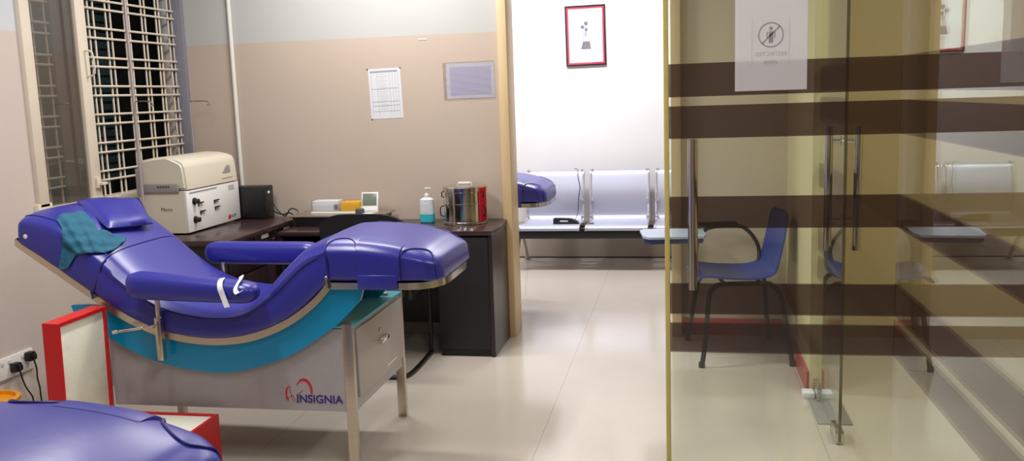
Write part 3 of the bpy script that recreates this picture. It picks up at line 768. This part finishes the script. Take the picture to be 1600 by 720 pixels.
# black cantilever chair
T = Thing('visitor_chair', 'black visitor chair with cantilever tube frame pushed to the desk', 'chair', (-1.71, 4.78, 0))
bm = bm_new()
pr = []
for i in range(9):
    u = i/8; x = lerp(-1.935, -1.50, u); k = math.sqrt(max(0, 1-abs(2*u-1)**3))
    yy = 4.60-.03*k
    pr.append((x, yy, .50, .845+.02*k))
rows = []
for j in range(11):
    v = j/10
    row = []
    for i in range(13):
        u = i/12; x = lerp(-1.935, -1.455, u); e = abs(2*u-1)
        ztop = .90-.055*e**4; z = lerp(.48, ztop, v)
        y = 4.575+.03*(1-e*e)*-1+.05*(1-v)+.0
        row.append(Vector((x, y, z)))
    rows.append(row)
for s in (0, 1):
    V = [[bm.verts.new(p+Vector((0, .03*s, 0))) for p in r_] for r_ in rows]
    if s == 0: V0 = V
    for j in range(10):
        for i in range(12): bm.faces.new((V[j][i], V[j][i+1], V[j+1][i+1], V[j+1][i]))
nJ, nI = 10, 12
def rim(a, b_): 
    bm.faces.new((V0[a[0]][a[1]], V0[b_[0]][b_[1]], V[b_[0]][b_[1]], V[a[0]][a[1]]))
for i in range(nI): rim((0, i), (0, i+1)); rim((nJ, i), (nJ, i+1))
for j in range(nJ): rim((j, 0), (j+1, 0)); rim((j, nI), (j+1, nI))
T.part('backrest', bm, 'blackfab', sm=50)
T.part('seat', box(-1.935, -1.49, 4.62, 5.06, .43, .485, .02, 3), 'blackfab', sm=50)
bm = bm_new()
for x in (-1.955, -1.47):
    s = .0
    add_tube(bm, [(x, 4.60, .70), (x, 4.66, .45), (x, 4.70, .42), (x, 5.0, .42), (x, 5.035, .38), (x, 5.03, .06), (x, 5.0, .018), (x, 4.60, .013), (x+(.06 if x < -1.7 else -.06), 4.53, .013)], .012, 12, smooth=5)
add_tube(bm, [(-1.90, 4.53, .013), (-1.52, 4.53, .013)], .012, 12)
T.part('chair_frame', bm, 'black')
bm = bm_new()
for x in (-1.955, -1.47):
    add_tube(bm, [(x, 4.64, .52), (x, 4.66, .62), (x, 4.72, .655), (x, 4.90, .655), (x, 4.95, .62), (x, 4.97, .43)], .012, 10, smooth=4)
T.part('armrest', bm, 'black')

# ------------------------------------------------------------------ things on the desk
T = Thing('instrument_case', 'flat grey case on the desk under papers and clock', 'case', (-2.04, 5.3, .743))
T.part('case_base', prism([(-2.33, .743), (-1.83, .743), (-1.80, .80), (-2.36, .80)], 'y', 5.18, 5.44), 'black')
T.part('case_lid', box(-2.375, -1.785, 5.165, 5.45, .80, .812, .003), 'steel', label='grey metal lid')
T = Thing('plastic_box', 'clear plastic box with white and yellow packs on grey case', 'box', (-2.12, 5.33, .812))
T.part('box_tray', box(-2.275, -1.95, 5.27, 5.40, .812, .822, .002), 'white')
T.part('box_cover', box(-2.275, -1.95, 5.27, 5.40, .8225, .90, .006), 'plastic_cover')
T = Thing('white_pack', 'white pack inside the left part of clear plastic box', 'pack', (-2.18, 5.33, .823))
T.part('pack', box(-2.268, -2.10, 5.285, 5.385, .8235, .888, .004), 'paper'); T.part('pack_print', box(-2.125, -2.10, 5.280, 5.285, .833, .866), 'picgrey')
T = Thing('yellow_pack', 'yellow topped pack inside the right part of clear plastic box', 'pack', (-2.02, 5.33, .823))
T.part('pack', box(-2.085, -1.96, 5.285, 5.385, .8235, .88, .004), 'yellow')
T = Thing('digital_clock', 'small white digital clock with grey display standing on case', 'clock', (-1.9, 5.30, .812))
Rk = Matrix.Translation((-1.905, 5.31, .812)) @ Matrix.Rotation(math.radians(-12), 4, 'X')
bm = box(-.055, .055, -.007, .007, 0, .125, .004); bmesh.ops.transform(bm, matrix=Rk, verts=bm.verts); T.part('clock_body', bm, 'white')
bm = box(-.045, .045, -.0095, -.0065, .042, .116, .001); bmesh.ops.transform(bm, matrix=Rk, verts=bm.verts); T.part('display', bm, 'lcd')
bm = prism([(-.05, .012), (.05, .012), (.05, .038), (-.05, .03)], 'y', -.009, -.0065); bmesh.ops.transform(bm, matrix=Rk, verts=bm.verts); T.part('button_strip', bm, 'tape')
T.part('stand', box(-1.93, -1.88, 5.31, 5.355, .812, .817, .001), 'white')
single('pen_holder', box(-1.965, -1.915, 5.21, 5.25, .812, .846, .008), 'dgrey', 'small dark grey gadget on the case before the clock', 'gadget')
single('wrapper', prism([(-1.925, 5.185), (-1.86, 5.19), (-1.85, 5.25), (-1.90, 5.26)], 'z', .8125, .818), 'tape', 'clear white wrapper at the front right of grey case', 'wrapper')

T = Thing('sanitizer_bottle', 'pump bottle of blue hand sanitizer on the desk', 'bottle', (-1.545, 5.34, .743))
c = (-1.545, 5.34, .743)
def oblong(bm, prof, c, ax=.046, ay=.030, seg=32):
    rings = []
    for s, h in prof: rings.append([bm.verts.new((c[0]+ax*s*math.copysign(abs(math.cos(a))**.7, math.cos(a)), c[1]+ay*s*math.copysign(abs(math.sin(a))**.7, math.sin(a)), c[2]+h)) for a in [2*PI*k/seg for k in range(seg)]])
    for a, b_ in zip(rings, rings[1:]):
        for k in range(seg): bm.faces.new((a[k], a[(k+1) % seg], b_[(k+1) % seg], b_[k]))
    bm.faces.new(rings[0][::-1]); bm.faces.new(rings[-1]); return bm
T.part('bottle_body', oblong(bm_new(), [(.9, .052), (1, .053), (.97, .13), (.95, .142), (.55, .152), (.35, .156)], c), 'bottle')
T.part('gel', oblong(bm_new(), [(.86, 0), (1, .006), (1, .0525), (.9, .053)], c), 'bluegel', label='blue gel in the lower third')
T.part('bottle_label', oblong(bm_new(), [(.99, .062), (1.01, .063), (.99, .12), (.95, .121)], c, .040, .0305), 'paper')
bm = bm_new(); add_lathe(bm, [(.016, .154), (.016, .172), (.008, .176), (.005, .178), (.005, .205), (.012, .207), (.012, .213), (.003, .215)], c, 20)
add_box(bm, c[0]-.012, c[0]+.028, c[1]-.006, c[1]+.006, c[2]+.206, c[2]+.213, .002)
T.part('pump', bm, 'white')

cx, cyy, cz = -1.293, 5.30, .743
T = Thing('sterilizing_drum', 'round stainless steel sterilizing drum with lid on the desk', 'drum', (cx, cyy, cz))
R_ = .133
T.part('drum_body', lathe([(R_-.002, 0), (R_+.001, .004), (R_+.001, .016), (R_-.004, .019), (R_-.004, .120), (R_, .122), (R_, .128), (R_-.004, .130), (R_-.004, .200)], (cx, cyy, cz), 64), 'chrome')
lid = T.part('drum_lid', lathe([(R_-.001, .196), (R_+.001, .198), (R_+.001, .222), (R_-.006, .228), (R_-.03, .231), (.03, .233)], (cx, cyy, cz), 64), 'chrome')
bm = box(cx-.035, cx+.035, cyy-.012, cyy+.012, cz+.240, cz+.250, .003); add_tube(bm, [(cx-.045, cyy, cz+.232), (cx-.04, cyy, cz+.247), (cx+.04, cyy, cz+.247), (cx+.045, cyy, cz+.232)], .003, 8)
T.part('lid_handle', bm, 'white', lid)
bm = bm_new()
for k in range(6):
    a = math.radians(-36+k*5); 
    add_box(bm, cx+(R_)*math.cos(a)-.0035, cx+(R_)*math.cos(a)+.0035, cyy+R_*math.sin(a)-.008, cyy+R_*math.sin(a)+.008, cz+.02, cz+.222)
T.part('red_strap', bm, 'red', label='red tape strip on the right side')
for sx in (-1, 1):
    bm = bm_new(); a = math.radians(-115 if sx < 0 else -42)
    px_, py_ = cx+(R_-.002)*math.cos(a), cyy+(R_-.002)*math.sin(a)
    nx_, ny_ = math.cos(a), math.sin(a)
    a2 = math.radians(-150 if sx < 0 else -28); qx, qy = cx+R_*math.cos(a2), cyy+R_*math.sin(a2)
    for (zz) in (.20,):
        add_tube(bm, [(qx, qy, cz+zz), (qx+.012*math.cos(a2), qy+.012*math.sin(a2), cz+zz-.004), (qx+.012*math.cos(a2), qy+.012*math.sin(a2), cz+zz-.03), (qx, qy, cz+zz-.035)], .004, 8)
    T.part('clasp', bm, 'black')
    bm = bm_new(); add_tube(bm, [(qx, qy, cz+.115), (qx+.022*math.cos(a2), qy+.022*math.sin(a2), cz+.105), (qx+.022*math.cos(a2), qy+.022*math.sin(a2), cz+.06), (qx, qy, cz+.05)], .0035, 8, smooth=3)
    T.part('carry_handle', bm, 'black')

# ------------------------------------------------------------------ on the back wall
single('conduit_pipe', tube([(-2.833, 5.488, .80), (-2.833, 5.488, 2.85)], .0135, 14), 'pvc', 'white plastic conduit running up the beige back wall', 'pipe')
T = Thing('wall_notice', 'pale printed chart sheet taped upright on the beige wall', 'notice', (-1.825, 5.498, 1.38))
Rn = Matrix.Translation((-1.825, 5.5, 1.535)) @ Matrix.Rotation(math.radians(-1.5), 4, 'Y')
bm = box(-.105, .105, -.0015, 0, -.155, .155); bmesh.ops.transform(bm, matrix=Rn, verts=bm.verts); T.part('sheet', bm, 'paper')
bm = bm_new()
add_box(bm, -.093, .085, -.0025, -.0016, .132, .142)
for z in (.03, -.05, -.075, -.11): add_box(bm, -.088, .085, -.0022, -.0016, z, z+.0022)
for x in (-.088, -.05, .03, .05, .068, .085): add_box(bm, x, x+.0012, -.0022, -.0016, -.14, .132)
for i in range(18): add_box(bm, -.04, .02-random.random()*.03, -.0021, -.0016, .12-i*.0135, .121-i*.0135)
bmesh.ops.transform(bm, matrix=Rn, verts=bm.verts); T.part('printed_chart', bm, 'paperline')
bm = bm_new()
for x, z in ((-.115, .152), (.098, .150), (-.108, -.158)): add_box(bm, x, x+.012, -.003, 0, z, z+.006, .001)
bmesh.ops.transform(bm, matrix=Rn, verts=bm.verts); T.part('pin', bm, 'dgrey')
T = Thing('sleeved_notice', 'lilac sheet in a glossy plastic sleeve on beige wall, near the doorway', 'notice', (-1.285, 5.498, 1.48))
Rn = Matrix.Translation((-1.285, 5.5, 1.596)) @ Matrix.Rotation(math.radians(-.5), 4, 'Y')
bm = box(-.145, .158, -.001, 0, -.107, .107); bmesh.ops.transform(bm, matrix=Rn, verts=bm.verts); T.part('backing_sheet', bm, 'paper')
bm = box(-.122, .135, -.0018, -.001, -.085, .085); bmesh.ops.transform(bm, matrix=Rn, verts=bm.verts); T.part('lilac_sheet', bm, 'paperlil')
bm = bm_new(); n = 30
for s in (0, 1):
    V = [[bm.verts.new((-.165+.325*i/n, -.0035-.0018*s-.0012*math.sin(i*1.3+j*.5)*math.exp(-(i/5)**2)-.0008*math.sin(j*1.1+i*.3), -.112+.228*j/n)) for j in range(n+1)] for i in range(n+1)]
    if s == 0: W0 = V
    for i in range(n):
        for j in range(n): bm.faces.new((V[i][j], V[i+1][j], V[i+1][j+1], V[i][j+1]))
for i in range(n):
    for j in (0, n): bm.faces.new((W0[i][j], W0[i+1][j], V[i+1][j], V[i][j])); bm.faces.new((W0[j][i], W0[j][i+1], V[j][i+1], V[j][i]))
bmesh.ops.transform(bm, matrix=Rn, verts=bm.verts); T.part('plastic_sleeve', bm, 'plastic_cover', sm=80)
b = bm_new(); add_box(b, -1.60, -1.545, 5.4975, 5.5, 1.853, 1.860, .001); 
struct('paint_scar', b, 'white', wall_back)

# ------------------------------------------------------------------ sign on the glass leaf
T = Thing('door_sign', 'white paper sign stuck on the glass door, print showing through', 'sign', (.287, 3.16, 1.487))
T.part('sheet', box(.172, .403, 3.1632, 3.1645, 1.487, 1.812), 'sign')
bm = bm_new(); sx0, sz0 = .287, 1.668
def ring2(bm, cx_, cz_, r0, r1, y0, y1, n=40):
    A = [[bm.verts.new((cx_+r*math.cos(2*PI*k/n), y, cz_+r*math.sin(2*PI*k/n))) for k in range(n)] for r, y in ((r0, y0), (r1, y0), (r1, y1), (r0, y1))]
    for q in range(4):
        a, b_ = A[q], A[(q+1) % 4]
        for k in range(n): bm.faces.new((a[k], a[(k+1) % n], b_[(k+1) % n], b_[k]))
ring2(bm, sx0, sz0, .037, .041, 3.1626, 3.1632)
add_box(bm, -.0022, .0022, 3.1626, 3.1632, -.039, .039, mtx=Matrix.Translation((sx0, 0, sz0)) @ Matrix.Rotation(math.radians(45), 4, 'Y'))
add_box(bm, sx0-.007, sx0+.007, 3.1626, 3.1632, sz0-.026, sz0+.012, .0002); add_lathe(bm, [(.006, 0), (.006, .0006)], (sx0, 3.1632, sz0+.021), 14, 'y')
add_box(bm, sx0-.014, sx0-.010, 3.1626, 3.1632, sz0-.01, sz0+.01); add_box(bm, sx0+.010, sx0+.014, 3.1626, 3.1632, sz0-.01, sz0+.01)
for (x0, x1, z0, z1) in ((.226, .2268, 1.562, 1.722), (.345, .3458, 1.562, 1.722)): add_box(bm, x0, x1, 3.1628, 3.1632, z0, z1)
T.part('pictogram', bm, 'signprint')
# print faces the other way, so it reads mirrored from this side
text_part('lettering', 'RESTRICTED', .0185, Vector((.287, 3.1628, 1.600))-Vector((.287, 3.16, 1.487)), (PI/2, 0, 0), 'signprint', T.o, 'CENTER', sx=-1, ext=.0002)
text_part('lettering', 'AREA', .0185, Vector((.287, 3.1628, 1.573))-Vector((.287, 3.16, 1.487)), (PI/2, 0, 0), 'signprint', T.o, 'CENTER', sx=-1, ext=.0002)

# ------------------------------------------------------------------ blue tablet-arm chair behind the glass
T = Thing('tablet_chair', 'blue plastic chair with writing tablet and black legs behind the glass', 'chair', (.30, 5.18, 0), math.radians(7.5), local=True)
prof = [(-.235, .447), (-.228, .462), (-.19, .468), (-.10, .458), (.0, .452), (.09, .453), (.15, .468), (.185, .50), (.205, .56), (.222, .64), (.238, .72), (.25, .79), (.256, .815)]
P2 = smooth_path([(p[0], 0, p[1]) for p in prof], 3); nP = len(P2)
bm = bm_new(); VV = []
for s in (0, 1):
    V = []
    for i, p in enumerate(P2):
        u = i/(nP-1); d = (P2[min(i+1, nP-1)]-P2[max(i-1, 0)]).normalized(); nn = Vector((-d.z, 0, d.x))
        hw = .218
        if u < .12: hw *= .86+.14*math.sin(u/.12*PI/2)
        if u > .55: hw *= 1-.10*((u-.55)/.45)
        if u > .86: hw *= math.sqrt(max(.05, 1-((u-.86)/.155)**2))*1.0
        row = []
        for k in range(17):
            v = -1+2*k/16
            lift = .026*abs(v)**3
            row.append(bm.verts.new(p+Vector((0, hw*v, 0))+nn*(lift-.006*s)))
        V.append(row)
    VV.append(V)
    for i in range(nP-1):
        for k in range(16): bm.faces.new((V[i][k], V[i][k+1], V[i+1][k+1], V[i+1][k]))
A_, B_ = VV
for i in range(nP-1):
    for k in (0, 16): bm.faces.new((A_[i][k], A_[i+1][k], B_[i+1][k], B_[i][k]))
for k in range(16):
    for i in (0, nP-1): bm.faces.new((A_[i][k], A_[i][k+1], B_[i][k+1], B_[i][k]))
T.part('seat_shell', bm, 'chairblue', sm=60)
for s in (-1, 1):
    y0_, y1_ = s*.17, s*.272
    leg = [(-.243, y1_, 0), (-.222, y1_*.98, .15), (-.20, y0_*1.28, .33), (-.185, y0_*1.12, .395), (-.145, y0_*1.02, .432)]
    leg2 = [(p[0]*-1, p[1], p[2]) for p in leg]
    for L_ in (leg, leg2): T.part('leg', tube(L_, .0135, 12, smooth=4), 'black')
    T.part('seat_rail', tube([(-.15, y0_*1.02, .432), (-.1, y0_, .438), (.1, y0_, .438), (.15, y0_*1.02, .432)], .0135, 12, smooth=3), 'black')
    for sx in (-1, 1): T.part('foot_cap', lathe([(.017, 0), (.018, .004), (.0165, .03)], (sx*.243, y1_, 0), 14), 'black')
T.part('cross_bar', tube([(-.1, -.175, .434), (-.1, .175, .434)], .010, 10), 'black'); T.part('cross_bar', tube([(.1, -.175, .434), (.1, .175, .434)], .010, 10), 'black')
ya = .215
T.part('arm_tube', tube([(-.195, .20, .435), (-.20, ya, .50), (-.195, ya, .60), (-.155, ya, .675), (-.09, ya, .700), (.03, ya, .703), (.09, ya, .68), (.14, ya, .62), (.165, ya, .55), (.15, .19, .46)], .0115, 12, smooth=5), 'black')
T.part('arm_pad', box(-.215, .035, ya-.022, ya+.022, .705, .728, .006), 'black')
tb = T.part('writing_tablet', prism([(-.53, -.02), (-.50, -.075), (-.20, -.075), (-.175, .0), (-.165, .235), (-.30, .26), (-.50, .25), (-.53, .2)], 'z', .678, .690), 'tablet', label='grey laminate tablet')
T.part('tablet_underside', prism([(-.52, -.01), (-.49, -.066), (-.21, -.066), (-.19, .0), (-.18, .225), (-.30, .25), (-.49, .24), (-.52, .19)], 'z', .650, .6775), 'tabletu', tb)

# ------------------------------------------------------------------ steel waiting bench
T = Thing('waiting_bench', 'silver perforated steel three-seat waiting bench against the white wall', 'bench', (-.8, 7.8, 0))
sp = [(7.535, .352), (7.54, .375), (7.575, .390), (7.65, .386), (7.80, .376), (7.92, .38), (7.975, .405), (7.99, .45), (7.985, .54), (7.995, .63), (8.03, .74), (8.055, .80), (8.085, .812), (8.11, .795)]
SP = smooth_path([(0, p[0], p[1]) for p in sp], 4)
for k in range(3):
    x0 = -1.375+.573*k; x1 = x0+.50
    bm = bm_new(); V = []
    for s in (0, 1):
        V.append([[bm.verts.new((x, p.y, p.z-.003*s)) for x in (x0, x0+.008, x1-.008, x1)] for p in SP])
        for i in range(len(SP)-1):
            for j in range(3): bm.faces.new((V[s][i][j], V[s][i][j+1], V[s][i+1][j+1], V[s][i+1][j]))
    for i in range(len(SP)-1):
        for j in (0, 3): bm.faces.new((V[0][i][j], V[0][i+1][j], V[1][i+1][j], V[1][i][j]))
    st = T.part('seat_panel', bm, 'seatsteel', sm=60)
    for x in (x0-.004, x1+.004):
        T.part('seat_edge', tube([(x, p.y, p.z-.004) for p in SP], .011, 10), 'chromelight', st)
    for x in (x0+.006, x1-.006):
        for (yy, zz) in ((7.975, .41), (7.98, .56), (8.075, .815)): T.part('bracket', box(x-.014, x+.014, yy-.018, yy+.006, zz-.012, zz+.012, .004), 'chromelight', st)
T.part('beam', box(-1.40, .36, 7.60, 7.66, .272, .362, .004), 'black')
T.part('beam', box(-1.40, .36, 7.86, 7.90, .285, .345, .004), 'black')
for x in (-1.41, .36):
    for pth in ([(x, 7.72, .33), (x, 7.62, .20), (x, 7.46, .03), (x, 7.44, .018)], [(x, 7.78, .33), (x, 7.92, .20), (x, 8.08, .03), (x, 8.10, .018)]):
        T.part('leg', tube(pth, .02, 12, smooth=4), 'steel')
    for y in (7.44, 8.10): T.part('foot', lathe([(.03, 0), (.03, .01), (.015, .018)], (x, y, 0), 18), 'steel')
T = Thing('telephone_handset', 'black handset with thin cord lying on the bench seats', 'handset', (-1.0, 7.74, .38))
bm = bm_new(); add_prism(bm, [(-1.11, .374), (-.92, .374), (-.89, .382), (-.90, .40), (-.96, .425), (-1.11, .43)], 'y', 7.72, 7.80); bmesh.ops.bevel(bm, geom=bm.edges[:], offset=.006, segments=2, affect='EDGES')
hs = T.part('handset_body', bm, 'black')
T.part('handset_grip', box(-1.05, -.98, 7.716, 7.722, .402, .412, .001), 'white', hs)
T.part('cord', tube([(-.935, 7.76, .40), (-.92, 7.93, .44), (-.91, 7.975, .60), (-.90, 7.99, .68), (-.92, 8.02, .76), (-.925, 8.06, .822), (-.96, 8.09, .826)], .003, 6, smooth=5), 'black')
single('charging_pad', box(-.90, -.76, 7.70, 7.76, .379, .386, .002), 'black', 'flat black strip bridging the gap between two bench seats', 'strip')

# framed picture
T = Thing('framed_picture', 'framed picture of a flask on the white wall, red mat and black frame', 'picture', (-.842, 8.19, 1.737))
Rp = Matrix.Translation((-.842, 8.198, 1.998)) @ Matrix.Rotation(math.radians(-.6), 4, 'Y')
hw, hh = .178, .262
def fr(bm, hw, hh, t_, y0, y1):
    add_box(bm, -hw, hw, y0, y1, hh-t_, hh); add_box(bm, -hw, hw, y0, y1, -hh, -hh+t_); add_box(bm, -hw, -hw+t_, y0, y1, -hh+t_, hh-t_); add_box(bm, hw-t_, hw, y0, y1, -hh+t_, hh-t_)
bm = bm_new(); fr(bm, hw, hh, .012, -.022, 0); bmesh.ops.transform(bm, matrix=Rp, verts=bm.verts); T.part('picture_frame', bm, 'frameblack')
bm = bm_new(); fr(bm, hw-.011, hh-.011, .017, -.014, -.002); bmesh.ops.transform(bm, matrix=Rp, verts=bm.verts); T.part('mat_board', bm, 'pink')
bm = box(-hw+.026, hw-.026, -.010, -.004, -hh+.026, hh-.026); bmesh.ops.transform(bm, matrix=Rp, verts=bm.verts); sh = T.part('print_sheet', bm, 'pic')
bm = bm_new(); y0, y1 = -.0115, -.0101
add_prism(bm, [(-.045, -.118), (.045, -.118), (.036, -.05), (-.026, -.05)], 'y', y0, y1)
for x, z, r in ((.005, .105, .018), (-.026, .075, .017), (.006, .052, .014)): add_lathe(bm, [(r, .0101), (r, .0115)], (x, 0, z), 20, 'y')
for a_, b_ in (((.003, .09), (-.002, -.05)), ((-.022, .06), (-.006, .0)), ((.006, .04), (.0, -.02)), ((-.012, .02), (-.026, -.05)), ((.016, .02), (.036, -.05))):
    dx, dz = b_[0]-a_[0], b_[1]-a_[1]; L = math.hypot(dx, dz); nx, nz = -dz/L*.0018, dx/L*.0018
    add_prism(bm, [(a_[0]+nx, a_[1]+nz), (b_[0]+nx, b_[1]+nz), (b_[0]-nx, b_[1]-nz), (a_[0]-nx, a_[1]-nz)], 'y', y0, y1)
bmesh.ops.transform(bm, matrix=Rp, verts=bm.verts); T.part('drawing', bm, 'picgrey', sh)
bm = bm_new()
for z, w_ in ((.185, .07), (.168, .075), (-.145, .05), (-.158, .02)):
    x = -w_
    while x < w_:
        l_ = .006+.014*random.random(); add_box(bm, x, min(x+l_, w_), y0, y1, z, z+.005); x += l_+.005
bmesh.ops.transform(bm, matrix=Rp, verts=bm.verts); T.part('caption_lines', bm, 'paperline', sh)
bm = box(-hw+.012, hw-.012, -.019, -.0165, -hh+.012, hh-.012); bmesh.ops.transform(bm, matrix=Rp, verts=bm.verts); T.part('picture_glass', bm, 'clear')

# ------------------------------------------------------------------ lamps
def lamp(name, loc, size, power, color=(1, 1, 1), rot=(0, 0, 0)):
    l = bpy.data.lights.new(name, 'AREA'); l.shape = 'RECTANGLE'; l.size, l.size_y = size; l.energy = power; l.color = color
    o = bpy.data.objects.new(name, l); COL.objects.link(o); o.location = loc; o.rotation_euler = rot; return o
lamp('room_tube_and_fill_lamp', (-1.7, 4.75, 2.8), (1.2, .12), 30, (1, .97, .94))
lamp('room_tube_and_fill_lamp', (-1.9, 2.7, 2.82), (.12, 1.2), 32, (1, .97, .95))
lamp('room_tube_and_fill_lamp', (0, 1.3, 2.82), (.12, 1.2), 20, (1, .97, .93))  # unseen fill lamp added to brighten the door sign from the front
lamp('waiting_tube_lamp', (-.9, 7.1, 2.8), (1.2, .3), 47, (.98, .98, 1))
lamp('waiting_tube_lamp', (-2.8, 6.9, 2.8), (1.2, .3), 26, (.98, .98, 1))
lamp('corridor_lamp', (1.6, 3.6, 2.8), (.3, 1.2), 20, (1, .96, .84))
wd = bpy.data.worlds.new('world'); sc.world = wd; wd.use_nodes = True
wd.node_tree.nodes['Background'].inputs[0].default_value = (.01, .012, .016, 1)
sc.view_settings.view_transform = 'Standard'; sc.view_settings.look = 'None'; sc.view_settings.gamma = 1
sc.view_settings.use_curve_mapping = False; sc.view_settings.exposure = .6
sc.cycles.max_bounces = 16; sc.cycles.transparent_max_bounces = 24; sc.cycles.glossy_bounces = 8; sc.cycles.diffuse_bounces = 6
